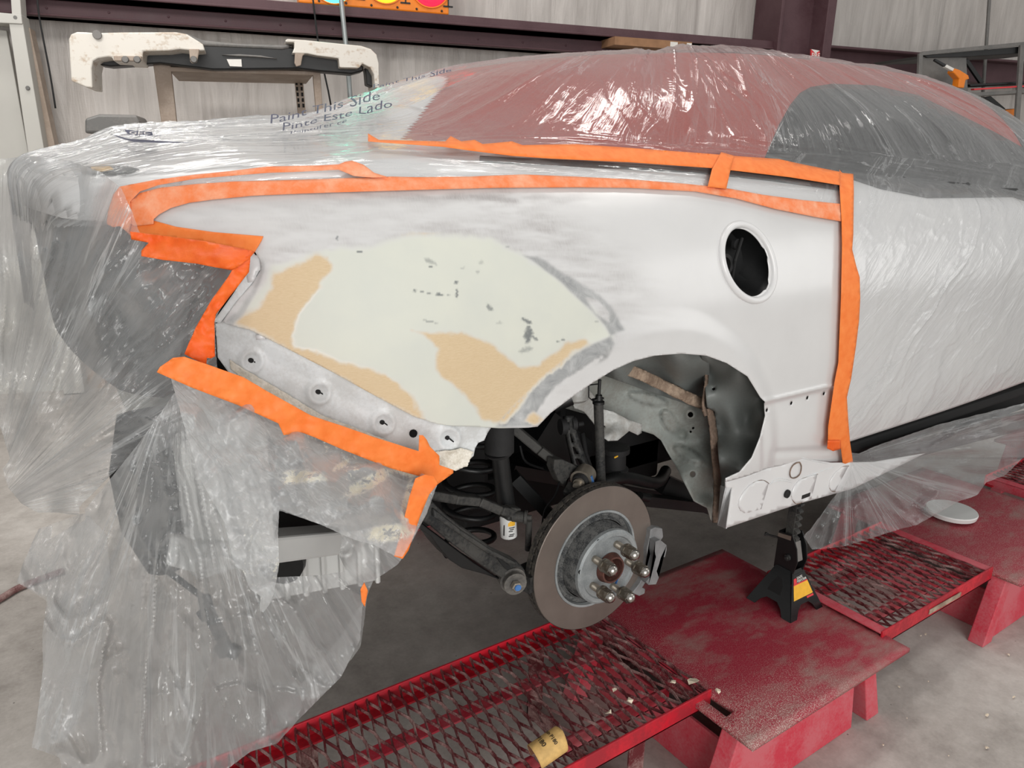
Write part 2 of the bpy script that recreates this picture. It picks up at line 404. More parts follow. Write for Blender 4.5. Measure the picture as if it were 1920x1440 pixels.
M['caliper'] = simple('grey_cast_bracket', srgb(136, 137, 138), .6, .35, .25, 25, .3)
t = NT('machined_disc_face'); v = t.coord()
M['disc'] = t.done(t.bsdf(t.ramp(t.noise(t.coord((1, 1, 1)), 7, 5), [(.3, srgb(112, 102, 96)), (.7, srgb(134, 124, 117))]), .42, .55, .5, 0, t.bump(t.noise(v, 90, 3), .05, .001)))
M['disc_edge'] = dusty('rusted_disc_edge', srgb(34, 32, 31), srgb(98, 92, 84), .8, .1, .6, 60, 300, .6)
M['hat'] = dusty('zinc_grey_hub', srgb(132, 137, 139), srgb(178, 181, 181), .5, .3, .5, 12, 260, .2)
M['hat_rough'] = dusty('rough_hub_side', srgb(62, 64, 66), srgb(128, 128, 126), .7, .3, .7, 40, 320, .6)
M['chrome'] = simple('chrome_nut', srgb(176, 172, 166), .22, 1, .1, 60)
M['nut_side'] = dusty('worn_chrome', srgb(130, 122, 110), srgb(190, 185, 175), .3, .9, .5, 40, 200, .3)
M['rust'] = simple('rusty_hub_bore', srgb(92, 58, 50), .7, .2, .35, 70, .6)
M['bushing'] = simple('zinc_sleeve', srgb(158, 150, 138), .35, .7, .2, 20)
M['blue'] = simple('blue_paint_mark', srgb(60, 110, 170), .6, 0, .2, 60)
M['well'] = dusty('grey_primer_wheelhouse', srgb(160, 166, 162), srgb(128, 122, 112), .45, 0, .5, 9, 120, .15)
M['well_dark'] = dusty('grey_inner_fender', srgb(124, 129, 127), srgb(104, 104, 101), .4, 0, .3, 3, 120, .1)
M['tower'] = dusty('pale_tower_primer', srgb(196, 198, 196), srgb(140, 132, 122), .45, 0, .5, 12, 120, .2)
M['sealer'] = dusty('brown_seam_sealer', srgb(132, 112, 96), srgb(184, 164, 144), .7, 0, .7, 20, 150, .8)
M['seam'] = dusty('dirty_seam_flange', srgb(142, 120, 104), srgb(90, 76, 66), .6, 0, .7, 14, 120, .8)
M['beige_seal'] = dusty('beige_foam_bead', srgb(212, 205, 190), srgb(240, 236, 226), .8, 0, .8, 25, 200, .9)
# painted steel of the frame rack
t = NT('worn_red_paint'); v = t.coord((1, 1, 1)); v0 = t.coord()
big = t.noise(v, 3.2, 6, .62, .4); fine = t.noise(v0, 430, 3, .6); strk = t.noise(t.coord((3, 7, 4), (0, 0, .5)), 4, 5, .65)
g = t.math('ADD', t.math('MULTIPLY', big, .62), t.math('MULTIPLY', strk, .38))
wear = t.ramp(g, [(.47, (0,) * 3), (.64, (1,) * 3)])
dot = t.ramp(fine, [(.52, (0,) * 3), (.62, (1,) * 3)])
c = t.mixc(t.math('MULTIPLY', wear, .78), srgb(152, 34, 54), srgb(142, 122, 114))
at = t.n('ShaderNodeAttribute', attribute_name='dust')
dm = t.math('MULTIPLY', dot, t.math('ADD', .16, t.math('MULTIPLY', at.outputs['Fac'], .95)), clamp=True)
c = t.mixc(dm, c, srgb(200, 186, 176))
M['plate'] = t.done(t.bsdf(c, t.ramp(big, [(.3, (.42,) * 3), (.7, (.7,) * 3)]), 0, .45, 0, t.bump(fine, .25, .0015)))
M['red'] = dusty('red_painted_steel', srgb(196, 26, 44), srgb(120, 30, 40), .42, 0, .6, 7, 90, .1)
M['red_pale'] = dusty('dusty_red_steel', srgb(196, 52, 70), srgb(196, 116, 122), .5, 0, .6, 6, 140, .1)
M['red_dark'] = dusty('dark_red_mesh', srgb(92, 28, 34), srgb(188, 165, 158), .5, 0, .65, 16, 220, .3, lo=.5, hi=.72)
# concrete
t = NT('stained_concrete'); v = t.coord(); a = t.noise(v, 1.1, 7, .62, .3); b = t.noise(v, 14, 6, .65); d = t.noise(v, 90, 4, .6)
m = t.math('ADD', t.math('MULTIPLY', a, .6), t.math('ADD', t.math('MULTIPLY', b, .3), t.math('MULTIPLY', d, .12)))
c = t.ramp(m, [(.32, srgb(126, 120, 114)), (.5, srgb(172, 166, 160)), (.68, srgb(206, 201, 195))])
cr = t.n('ShaderNodeTexVoronoi', feature='F1'); cr.inputs['Scale'].default_value = 26; t.l(v, cr.inputs['Vector'])
sp = t.ramp(cr.outputs['Distance'], [(.05, (1,) * 3), (.09, (0,) * 3)])
c = t.mixc(t.math('MULTIPLY', sp, t.ramp(b, [(.52, (0,) * 3), (.6, (.8,) * 3)])), c, srgb(66, 62, 58))
M['floor'] = t.done(t.bsdf(c, t.ramp(b, [(.3, (.5,) * 3), (.7, (.75,) * 3)]), 0, .4, 0, t.bump(m, .25, .01)))
# insulation facing on the wall
t = NT('white_insulation_facing'); v = t.coord((1, 1, .12)); v2 = t.coord((1, 1, 6))
a = t.noise(v, 14, 5, .6, .5); b = t.noise(v2, 22, 3, .5)
M['wall'] = t.done(t.bsdf(t.ramp(a, [(.3, srgb(172, 166, 161)), (.7, srgb(198, 192, 187))]), .38, 0, .5, 0, t.bump(b, .25, .004, t.bump(a, .55, .02))))
M['maroon'] = dusty('maroon_steel', srgb(74, 46, 52), srgb(100, 76, 80), .55, 0, .4, 5, 120, .05)
M['tan_metal'] = dusty('taupe_rack_steel', srgb(168, 152, 138), srgb(140, 124, 110), .5, 0, .5, 6, 100, .05)
M['galv'] = dusty('grey_shelf_steel', srgb(105, 104, 102), srgb(140, 136, 132), .5, .3, .5, 6, 100, .05)
M['door'] = simple('pale_grey_door_paint', srgb(188, 186, 180), .5, 0, .05, 3)
M['bumper'] = dusty('dirty_white_bumper', srgb(212, 207, 198), srgb(160, 128, 92), .38, 0, .75, 7, 60, .1, streak=(1, 1, 2.5), lo=.58, hi=.72)
M['white'] = simple('white_plastic', srgb(215, 216, 214), .45, 0, .04, 8)
M['card'] = simple('brown_cardboard', srgb(150, 112, 82), .85, 0, .12, 20)
M['label_white'] = simple('white_label', srgb(225, 222, 216), .6, 0, .04, 30)
M['label_yellow'] = simple('yellow_label', srgb(236, 180, 52), .5, 0, .08, 60)
M['label_red'] = simple('red_label', srgb(214, 60, 66), .5, 0, .08, 60)
M['ink'] = simple('dark_blue_ink', srgb(44, 52, 84), .5, 0, .2, 60)
M['ink_black'] = simple('black_ink', srgb(20, 18, 16), .6, 0, .2, 60)
M['orange'] = simple('orange_enamel', srgb(232, 128, 22), .45, 0, .1, 12)
M['conduit'] = simple('galvanised_conduit', srgb(150, 156, 156), .35, .5, .1, 12)
M['sand'] = simple('tan_sandpaper_back', srgb(206, 168, 104), .7, 0, .18, 60, .2)
M['grit'] = simple('brown_abrasive', srgb(112, 72, 52), .85, 0, .25, 120, .6)
M['chip'] = simple('pale_filler_chip', srgb(222, 208, 186), .7, 0, .15, 60)
def lens(name, col, e, es):
    t = NT(name); v = t.coord(); n = t.noise(v, 40, 2)
    return t.done(t.bsdf(t.ramp(n, [(.3, tuple(c * .9 for c in col[:3]) + (1,)), (.7, col)]), .25, 0, .5, .5, None, e, es))
M['lens_y'] = lens('amber_lens', srgb(250, 205, 30), srgb(255, 205, 40), 2.2)
M['lens_r'] = lens('red_lens', srgb(235, 30, 60), srgb(255, 26, 50), 2.6)
M['lens_g'] = lens('green_lens', srgb(60, 220, 180), srgb(60, 255, 215), 5.0)

def text_mesh(txt, size, bold=False):    # letter outlines as flat triangles in a local x/y plane
    c = bpy.data.curves.new('t', 'FONT'); c.body = txt; c.size = size; c.resolution_u = 2
    if bold: c.offset = size * .012
    o = bpy.data.objects.new('t', c); COL.objects.link(o); bpy.context.view_layer.update()
    me = bpy.data.meshes.new_from_object(o.evaluated_get(bpy.context.evaluated_depsgraph_get()))
    bm = bmesh.new(); bm.from_mesh(me); bmesh.ops.triangulate(bm, faces=bm.faces)
    bmesh.ops.subdivide_edges(bm, edges=[e for e in bm.edges if e.calc_length() > size * .2], cuts=2)
    bmesh.ops.triangulate(bm, faces=bm.faces)
    V = np.array([tuple(v.co) for v in bm.verts]); Fc = [[v.index for v in f.verts] for f in bm.faces]
    bm.free(); bpy.data.meshes.remove(me); bpy.data.objects.remove(o); bpy.data.curves.remove(c)
    return V, Fc
# ------------------------------------------------------------------ the car's outer surface, as one implicit shape (x length, y across, z up)
_tb = crom([(-1.1, 1.40), (-.9, 1.445), (-.6, 1.487), (-.3, 1.512), (0, 1.522), (.4, 1.512), (.85, 1.485), (1.5, 1.455), (2.5, 1.40), (3.6, 1.33)], 200)
_tc = crom([(-1.1, 1.43), (-.9, 1.485), (-.75, 1.53), (-.55, 1.55), (-.3, 1.585), (-.08, 1.665), (.15, 1.735), (.62, 1.808), (1.24, 1.845), (2.06, 1.835), (2.7, 1.70), (3.1, 1.55), (3.6, 1.46)], 300)
def ZB(x): return np.interp(x, _tb[:, 0], _tb[:, 1])
def ZC(x): return np.interp(x, _tc[:, 0], _tc[:, 1])
ARC = (.06, .70)                          # wheel arch centre in x, z
def Zup(x, y):
    y = np.minimum(y, 1.84 - y); zb, zc = ZB(x), ZC(x)
    t = np.clip((y - .2) / .42, 0, 1); k = 1 + 1.3 * sstep(-.45, .25, x)
    r = zb + (zc - zb) * (1 - (1 - t) ** k) + .02 * sstep(.55, .92, y) - np.maximum(.2 - y, 0) * .45
    return r
def Sside(x, z):
    s = 1.15 * np.maximum(z - 1.15, 0) ** 2 + .75 * np.maximum(.88 - z, 0) ** 2 + .95 * np.maximum(-.42 - x, 0) ** 2 + .02 * np.maximum(x - 1.3, 0) ** 2
    r = np.hypot(x - ARC[0], z - ARC[1])
    return s - .010 * sstep(.51, .45, r) * sstep(.62, .75, z) + .02
def Ttail(y, z): return -.90 - .11 * (1 - ((y - .92) / .92) ** 2) + .1 * np.maximum(1.3 - z, 0)
def fcar(x, y, z):
    yy = np.minimum(y, 1.84 - y)
    a = z - Zup(x, y); b = Sside(x, z) - yy; c = Ttail(y, z) - x; k = .035
    def smax(p, q, k): h = np.maximum(k - np.abs(p - q), 0) / k; return np.maximum(p, q) + h * h * k * .25
    return smax(smax(a, b, k), c, .05)
def HIT(px, py, off=0.0):
    px = np.asarray(px, float); py = np.asarray(py, float); d = rays(px, py); n = len(px)
    lo = np.full(n, np.nan); ts = np.arange(.75, 5.2, .02); prev = np.full(n, .75); done = np.zeros(n, bool); last = np.full(n, 1e9); best = np.full(n, 1e9); bt = np.full(n, 2.0)
    tl = np.zeros(n); th = np.zeros(n)
    for t in ts:
        P = CAM + d * t; f = fcar(P[:, 0], P[:, 1], P[:, 2]) - off
        new = (~done) & (f < 0); tl[new] = prev[new]; th[new] = t; done |= new
        b = (~done) & (f < best); best[b] = f[b]; bt[b] = t
        prev[:] = t
        if done.all(): break
    for _ in range(18):
        tm = (tl + th) / 2; P = CAM + d * tm[:, None]; f = fcar(P[:, 0], P[:, 1], P[:, 2]) - off
        inn = f < 0; th = np.where(inn, tm, th); tl = np.where(inn, tl, tm)
    t = np.where(done, (tl + th) / 2, bt)
    return CAM + d * t[:, None]
def RADIAL(xs, ph, off=0.0):             # cast outward from a lengthwise axis inside the body
    X, PH = np.meshgrid(xs, ph, indexing='ij'); x = X.ravel(); p = PH.ravel(); dy = -np.cos(p); dz = np.sin(p)
    hi = np.full(len(x), 1.7); lo = np.full(len(x), .05)
    for s in np.arange(1.7, .1, -.04):   # outermost crossing
        f = fcar(x, .92 + dy * s, 1.12 + dz * s) - off
        upd = (f < 0) & (lo == .05); lo[upd] = s; hi[upd] = s + .04
    for _ in range(16):
        m = (lo + hi) / 2; f = fcar(x, .92 + dy * m, 1.12 + dz * m) - off
        inn = f < 0; lo = np.where(inn, m, lo); hi = np.where(inn, hi, m)
    return np.stack([x, .92 + dy * lo, 1.12 + dz * lo], 1)
def grid_faces(nu, nv):
    i, j = np.meshgrid(np.arange(nu - 1), np.arange(nv - 1), indexing='ij'); a = (i * nv + j).ravel()
    return np.stack([a, a + 1, a + nv + 1, a + nv], 1)
def vnormals(P, nu, nv):
    G = P.reshape(nu, nv, 3); du = np.gradient(G, axis=0); dv = np.gradient(G, axis=1); n = np.cross(du, dv)
    n /= (np.linalg.norm(n, axis=2, keepdims=True) + 1e-12); return n.reshape(-1, 3)
def fast_mesh(name, V, Fc, mat, parent=None, smooth=True):
    V = np.asarray(V, float); Fc = np.asarray(Fc, int)
    if parent is not None: V = V - np.array(parent_world(parent))
    used = np.unique(Fc); rem = np.full(len(V), -1); rem[used] = np.arange(len(used)); V = V[used]; Fc = rem[Fc]
    me = bpy.data.meshes.new(name); k = Fc.shape[1]
    me.vertices.add(len(V)); me.vertices.foreach_set('co', V.ravel().astype(np.float32))
    me.loops.add(Fc.size); me.loops.foreach_set('vertex_index', Fc.ravel().astype(np.int32))
    me.polygons.add(len(Fc)); me.polygons.foreach_set('loop_start', np.arange(0, Fc.size, k).astype(np.int32))
    me.polygons.foreach_set('loop_total', np.full(len(Fc), k, np.int32)); me.update(calc_edges=True); me.validate()
    if smooth: me.shade_smooth()
    o = link(name, me, mat, parent); o['_n'] = 0; del o['_n']
    return o, used
def PXMESH(name, outline, mapper, mat, parent=None, holes=(), step=8, thick=0.0, smooth=True):
    V2, T = tri_poly(outline, holes, step); P = mapper(V2[:, 0], V2[:, 1])
    e1 = P[T[:, 1]] - P[T[:, 0]]; e2 = P[T[:, 2]] - P[T[:, 0]]; nn = np.cross(e1, e2); c = P[T].mean(1) - CAM
    T = np.where(((nn * c).sum(1) > 0)[:, None], T[:, ::-1], T)          # normals face the camera side
    o, used = fast_mesh(name, P, T, mat, parent, smooth); o_px = V2[used]
    if thick: solid(o, thick, -1)
    return o, o_px
def colattr(o, name, arr):
    a = o.data.color_attributes.new(name=name, type='FLOAT_COLOR', domain='POINT'); n = len(arr)
    buf = np.ones((n, 4), np.float32); buf[:, :arr.shape[1]] = arr; a.data.foreach_set('color', buf.ravel())

CENTRE = (0.3, 0.9, 0.0)
car = tag(empty('coupe_car', CENTRE), 'white convertible coupe with stripped rear end raised beside the red ramps', 'car')

# --- quarter panel
TOPL = [(262, 402), (300, 375), (380, 360), (470, 352), (600, 345), (780, 342), (980, 338), (1180, 342), (1330, 354), (1430, 370), (1505, 384), (1590, 402)]
ARCHR = [(1361, 897), (1387, 885), (1410, 858), (1426, 819), (1435, 780), (1433, 753), (1426, 745), (1402, 706), (1363, 681), (1325, 667), (1278, 663), (1227, 667), (1188, 677), (1150, 694), (1111, 718), (1072, 745), (1033, 774), (1008, 800)]
BOTL = [(990, 802), (936, 803), (889, 800), (850, 799), (819, 795), (776, 781), (710, 746), (622, 697), (535, 652), (469, 619), (426, 608), (417, 603), (443, 566), (474, 531), (489, 505), (487, 487), (478, 472), (440, 455), (340, 436), (262, 420)]
quarter_outline = TOPL + [(1596, 520), (1594, 640), (1582, 760), (1578, 868), (1500, 866), (1440, 878), (1400, 893)] + ARCHR[:0] + [(1361, 904)] + ARCHR + BOTL
def circ_px(c, r, y, n=40, tabs=False):
    out = []
    for k in range(n):
        a = 2 * math.pi * k / n; rr = r
        if tabs and any(abs((a - t + math.pi) % (2 * math.pi) - math.pi) < .10 for t in (.35, 2.6, 3.6, 5.6)): rr = r * 1.1
        x, yy = PROJ([[c[0] + rr * math.cos(a), y, c[1] + rr * math.sin(a)]]); out.append((float(x[0]), float(yy[0])))
    return out
def fell(q, n=44, tabs=False, dx=0.0):          # the filler opening as it lies on the slanted flank
    out = []
    for k in range(n):
        t = 2 * math.pi * k / n; s_ = q * (1.05 if tabs and min(abs((t - a_ + math.pi) % (2 * math.pi) - math.pi) for a_ in (.45, 2.7, 3.5, 5.7)) < .16 else 1)
        out.append((1398 + dx + 44 * s_ * math.cos(t), 492 + s_ * (18.5 * math.cos(t) + 61 * math.sin(t))))
    return out
fc = HIT([1398.], [492.])[0]; FC = (fc[0], fc[2]); FR = .085
hole = fell(1.0, 56, True)
stud_holes = [circ_px((HIT([a], [b])[0][0], HIT([a], [b])[0][2]), .0052, HIT([a], [b])[0][1], 10) for a, b in ((1438, 769), (1484, 756), (1514, 746), (1545, 738))]
def qmap(px, py):
    P = HIT(px, py); line = 752 - (px - 1430) * .235
    rec = sstep(0, 12, py - line) * sstep(1424, 1432, px)
    d = rays(px, py); P = P + d * (rec * .012)[:, None]
    # pressed shapes in the recess and the rolled crease over it
    P[:, 1] -= .004 * np.exp(-((py - line) / 3.5) ** 2) * sstep(1424, 1432, px)
    P[:, 1] += .004 * sstep(12, 0, np.abs(py - (850 - (px - 1440) * .05))) * sstep(1440, 1460, px)
    return P
quarter, qpx = PXMESH('quarter_panel', quarter_outline, qmap, M['quarter'], car, [hole] + stud_holes, 3.6)
solid(quarter, .0022)
qx, qy = qpx[:, 0], qpx[:, 1]
Zs = lambda pts, s=2.286, ox=360, oy=400: [(ox + a / s, oy + b / s) for a, b in pts]
REP = [(585, 474), (622, 466), (692, 466), (745, 448), (780, 438), (850, 440), (920, 448), (972, 474), (1042, 518), (1077, 549), (1117, 588), (1141, 620), (1143, 632), (1100, 650), (1040, 700), (985, 760), (942, 806), (840, 806), (806, 795), (776, 785), (710, 752), (622, 704), (560, 669), (490, 630), (440, 603), (455, 580), (500, 525), (512, 500), (555, 488)]
TAN1 = Zs([(530, 165), (480, 200), (350, 260), (330, 320), (270, 400), (190, 470), (230, 535), (340, 590), (440, 640), (560, 705), (700, 780), (820, 850), (900, 880), (1010, 905), (965, 830), (960, 780), (880, 720), (780, 670), (620, 630), (560, 600), (440, 580), (430, 520), (460, 420), (500, 370), (560, 320), (600, 240), (580, 190)])
TAN2 = Zs([(940, 500), (1050, 510), (1200, 520), (1280, 550), (1340, 610), (1400, 650), (1480, 650), (1550, 600), (1590, 548), (1690, 540), (1710, 560), (1640, 600), (1530, 690), (1430, 790), (1345, 890), (1290, 905), (1230, 895), (1210, 830), (1150, 770), (1060, 700), (1040, 640), (1050, 580), (1000, 530)])
TAN3 = Zs([(900, 92), (1000, 74), (1070, 84), (1000, 100)]); TAN4 = Zs([(1420, 890), (1465, 850), (1505, 885), (1470, 910)])
MET1 = Zs([(1420, 180), (1480, 185), (1560, 235), (1640, 285), (1720, 335), (1790, 395), (1835, 465), (1855, 500), (1795, 520), (1765, 475), (1700, 405), (1640, 355), (1585, 300), (1500, 232)])
MET1b = Zs([(1690, 362), (1740, 375), (1785, 425), (1785, 462), (1730, 425)])
MET2 = Zs([(1795, 528), (1808, 560), (1780, 615), (1650, 700), (1545, 800), (1490, 870), (1480, 915), (1300, 915), (1400, 810), (1520, 690), (1640, 600), (1730, 555)])
MET2b = Zs([(1755, 618), (1700, 688), (1610, 750), (1500, 860), (1470, 868), (1560, 745), (1640, 690)])
MET3 = Zs([(135, 462), (195, 430), (255, 335), (290, 250), (285, 190), (308, 215), (308, 255), (275, 345), (215, 440), (160, 482)])
n1 = fbm(qx / 38, qy / 38); n2 = fbm(qx / 9, qy / 9, 3.0); wob = n1 * 14 + n2 * 5
def msk(poly, soft=7, wn=1.0, x0=0): return sstep(soft, -soft, sdist(qx, qy, poly) + wob * wn)
rep = msk(REP, 9, .5); tanm = np.maximum.reduce([msk(TAN1, 7, .7), msk(TAN2, 6, .5), msk(TAN3, 6, .5) * .7, msk(TAN4, 5, .3)])
met = np.maximum.reduce([msk(MET1, 4, .2), msk(MET2, 4, .15), msk(MET3, 4, .25) * .8]); metb = np.maximum(sstep(4, -1, sdist(qx, qy, MET1b)), sstep(5, 0, sdist(qx, qy, MET2b) + n2 * 3))
tanm = tanm * np.maximum(rep, msk(TAN3, 6, .5)); tanm = np.where(sdist(qx, qy, TAN4) < 6, np.maximum(tanm, msk(TAN4, 5, .3)), tanm)
met = met * (1 - metb); met = np.where(sdist(qx, qy, MET2) < 0, met * sstep(.55, .1, tanm), met)
cream = rep * (1 - met) * (1 - tanm) * .95
patch = np.stack([cream, tanm * (1 - met), met], 1)
def bl(cx, cy, rx, ry, a=0):
    c, s = math.cos(a), math.sin(a); dx, dy = qx - cx, qy - cy
    return np.exp(-(((dx * c + dy * s) / rx) ** 2 + ((-dx * s + dy * c) / ry) ** 2))
strokes = (.5 + .9 * fbm(qx / 55 + qy / 20, qy / 9 - qx / 60)).clip(0, 1.3)
scf = (.55 * bl(620, 385, 60, 25) + .7 * bl(940, 372, 70, 22) + .6 * bl(1130, 520, 110, 55, .75) + .55 * bl(1020, 430, 90, 40, .5) + .45 * bl(520, 460, 45, 30) + .35 * bl(880, 420, 120, 30) + .4 * bl(560, 430, 50, 20, .3)
       + .45 * sstep(34, 0, np.abs(sdist(qx, qy, REP) - 6))) * strokes * (1 - rep)
scf = np.maximum(scf, .28 * sstep(1250, 900, qx) * (1 - rep) * strokes) + .5 * np.exp(-((qy - 372 - (qx - 900) * .03) / 9) ** 2) * sstep(520, 700, qx) * sstep(1180, 960, qx) * strokes
chip = np.zeros(len(qx))
for cx, cy, rx, ry, a, st in [(720, 163, 14, 3, -.1, 1), (1020, 205, 26, 8, .4, .5), (1024, 229, 11, 5, .2, .9), (1133, 296, 9, 7, 0, 1), (1135, 345, 4, 22, 0, .9), (955, 332, 10, 4, 0, .9), (985, 336, 8, 3, 0, .8), (1018, 344, 10, 3, .1, .8), (1060, 348, 16, 5, .1, .9), (1100, 352, 8, 4, 0, .7), (1275, 403, 18, 8, .8, .7), (1020, 464, 26, 4, .2, .6), (1435, 462, 22, 8, .5, .9), (1442, 520, 16, 32, .1, .9), (1470, 535, 14, 6, .6, .8), (1430, 585, 26, 12, -.3, .5), (1590, 540, 8, 4, 0, .8), (1568, 550, 7, 4, 0, .8), (1225, 250, 9, 5, -.8, .4), (1240, 210, 10, 8, -.6, .3), (1352, 141, 8, 3, 0, .8), (621, 105, 4, 9, 0, .8), (1160, 235, 12, 4, -.3, .3), (1318, 468, 16, 4, 0, .3), (1730, 463, 10, 4, .3, .4)]:
    dx, dy = qx - (360 + cx / 2.286), qy - (400 + cy / 2.286); c, s = math.cos(a), math.sin(a)
    q = ((dx * c + dy * s) / (rx / 2.286)) ** 2 + ((-dx * s + dy * c) / (ry / 2.286)) ** 2
    chip = np.maximum(chip, st * sstep(1.7, .5, q + fbm(qx / 4, qy / 4, 8.) * 1.1))
colattr(quarter, 'patch', patch); colattr(quarter, 'scuff', np.stack([scf.clip(0, .8), chip], 1))
quarter['label'] = 'white quarter panel with sanded cream and tan filler'

# fuel filler recess: bowl, pipe, cap tether stub
b = MB(); by = fc[1]
rc = fell(1.06, 48); ring0 = HIT([p[0] for p in rc], [p[1] for p in rc], -.004); cen = ring0.mean(0); rings = [cen + (ring0 - cen) * k_ + np.array([.10, 1, .22]) * d_ for k_, d_ in ((1, 0), (.98, .018), (.88, .045), (.72, .07), (.01, .078))]
Vb = np.concatenate(rings); b.add(Vb, [(r_ * 48 + k_, r_ * 48 + (k_ + 1) % 48, (r_ + 1) * 48 + (k_ + 1) % 48, (r_ + 1) * 48 + k_) for r_ in range(4) for k_ in range(48)])
bowl = b.build('filler_bowl', M['black'], quarter, 'auto'); bowl['label'] = 'black fuel filler recess'
b = MB(); c0 = (FC[0] - .02, by + .072, FC[1] - .012)
b.lathe(c0, (-.1, -1, 0), [(0, .03), (.03, .029), (.03, .021), (.012, .02)], 28, False); b.build('filler_neck', M['black_rub'], bowl, 'auto')
b = MB(); b.lathe((FC[0] + .03, by + .06, FC[1] + .035), (0, -1, 0), [(0, .014), (.008, .013), (.008, .001)], 18, False); b.tube([(FC[0] + .02, by + .05, FC[1] - .05), (FC[0] + .005, by + .035, FC[1] + .0), (FC[0] + .035, by + .045, FC[1] + .05)], .004, 8)
b.build('cap_tether', M['black_rub'], bowl, 'auto')
b = MB()
for k, rr in enumerate((1.16,)):
    cp = fell(1.12, 72, False, 4); b.tube(list(HIT([p[0] for p in cp], [p[1] for p in cp], .001)), .0085, 12, False, True)
b.build('filler_rim', M['paint'], quarter, True)

# --- lapped shoulder, deck, soft top and far side: cast from the implicit body
xs = np.linspace(-1.0, 3.3, 334); ph = np.concatenate([np.linspace(-.42, 1.7, 200), np.linspace(1.72, math.pi + .42, 60)])
P = RADIAL(xs, ph, -.006); nu, nv = len(xs), len(ph); Fg = grid_faces(nu, nv)
fcx = P[Fg].mean(1); fx, fy_ = PROJ(fcx); near = fcx[:, 1] < .92
mir = fcx.copy(); mir[:, 1] = np.where(near, mir[:, 1], 1.84 - mir[:, 1]); mx, my = PROJ(mir)
BELT = [(560, 262), (692, 262), (850, 268), (1000, 278), (1200, 290), (1400, 304), (1590, 330), (1700, 350), (1920, 358), (2400, 430)]
beltz = np.interp(mx, [p[0] for p in BELT], [p[1] for p in BELT])
arch = (np.hypot(mir[:, 0] - ARC[0], mir[:, 2] - ARC[1]) < .47) & (mir[:, 1] < .6)
top_rear = -.42 + .45 * sstep(.2, .9, mir[:, 1])
soft = (my < beltz) & (mir[:, 0] > top_rear) & (mir[:, 0] < 2.25) & (mir[:, 2] > 1.44) & (mir[:, 1] > .12)
WIN = [(1432, 300), (1446, 268), (1462, 232), (1482, 196), (1500, 174), (1520, 163), (1560, 157), (1640, 160), (1720, 178), (1800, 215), (1870, 250), (1960, 300), (1990, 400), (1900, 368), (1740, 370), (1650, 352), (1590, 332)]
inw = inpoly(mx, my, [tuple(np.array(q_) + (np.array([1700, 270]) - np.array(q_)) * .05) for q_ in WIN]) & (mir[:, 1] < .62) & (mir[:, 0] > .5)
exposed = inpoly(fx, fy_, quarter_outline) & (fcx[:, 1] < .4) | (inpoly(fx, fy_, [(380, 590), (900, 790), (930, 800), (900, 900), (820, 1000), (0, 1000), (0, 600)]) & (fcx[:, 1] < .3)) | ((fcx[:, 1] < .35) & (fcx[:, 0] < .86) & (fcx[:, 2] < .80))
lowcut = ((mir[:, 2] < 1.18) & (mir[:, 0] < ARC[0])) | ((mir[:, 2] < 1.395) & (mir[:, 0] < -.74))
keep_w = ~soft & ~arch & ~exposed & ~lowcut & ~inw; soft = soft & ~inw
trunk = keep_w & (mir[:, 1] > .26) & (mir[:, 0] < -.20) & (mir[:, 2] > 1.42) & (my < np.interp(mx, [0, 250, 640, 760], [330, 330, 300, 262]))
glass = keep_w & (mir[:, 0] > 2.25) & (mir[:, 0] < 3.0) & (mir[:, 2] > 1.5)
shell, _ = fast_mesh('body_shell', P, Fg[keep_w & ~trunk & ~glass], M['paint'], car); solid(shell, .003)
tl_, _ = fast_mesh('trunk_lid', P, Fg[trunk], M['paint'], car); solid(tl_, .003)
st_, _ = fast_mesh('soft_top', P, Fg[soft], M['canvas'], car); solid(st_, .003); st_['label'] = 'brick red canvas soft top'
ws, _ = fast_mesh('windshield', P, Fg[glass], M['glass_dark'], car); solid(ws, .003)
def winmap(px, py): return HIT(px, py, .001)
wn, _ = PXMESH('side_window', WIN, winmap, M['glass_dark'], car, (), 14, .004)
wm = wn.copy(); COL.objects.link(wm); wm.scale = (1, -1, 1); wm.location = (0, 2 * (0.92 - CENTRE[1]), 0); wm.name = 'side_window.001'
# dark strip below the belt tape: rubber belt seal and the base of the rear glass
sl, _ = PXMESH('belt_seal', [(900, 292), (1100, 302), (1300, 314), (1450, 326), (1575, 348), (1575, 356), (1450, 338), (1300, 322), (1100, 312), (900, 300)], lambda a, b: HIT(a, b, .002), M['black_rub'], car, (), 6, .003)

# --- inner rear panels seen at the stripped corner
def fmap(px, py):
    P = HIT(px, py, -.012); d = rays(px, py); depth = .006 + .012 * sstep(0, 40, py - np.interp(px, [410, 470, 622, 776, 936], [604, 620, 698, 782, 803]))
    P = P + d * depth[:, None]
    for cx, cy in ((471, 676), (597, 735), (717, 792), (839, 821)):
        r = np.hypot(px - cx, py - cy); P[:, 1] -= .007 * np.exp(-((r - 19) / 6) ** 2) - .003 * np.exp(-(r / 8) ** 2)
    return P
FL = [(404, 607), (420, 600), (470, 612), (540, 645), (622, 690), (710, 738), (776, 772), (830, 788), (900, 792), (922, 800), (914, 812), (908, 826), (897, 830), (891, 840), (888, 855), (880, 862), (876, 872), (862, 876), (850, 882), (800, 872), (720, 842), (640, 812), (560, 775), (480, 732), (430, 700), (408, 670)]
fl, _ = PXMESH('tail_flange', FL, fmap, M['paint_in'], car, [[(775 + 8 * math.cos(a), 813 + 8 * math.sin(a)) for a in np.linspace(0, 6.28, 14)[:-1]]], 4, .0015)
fl['label'] = 'pale grey tail lamp flange with stud dimples'
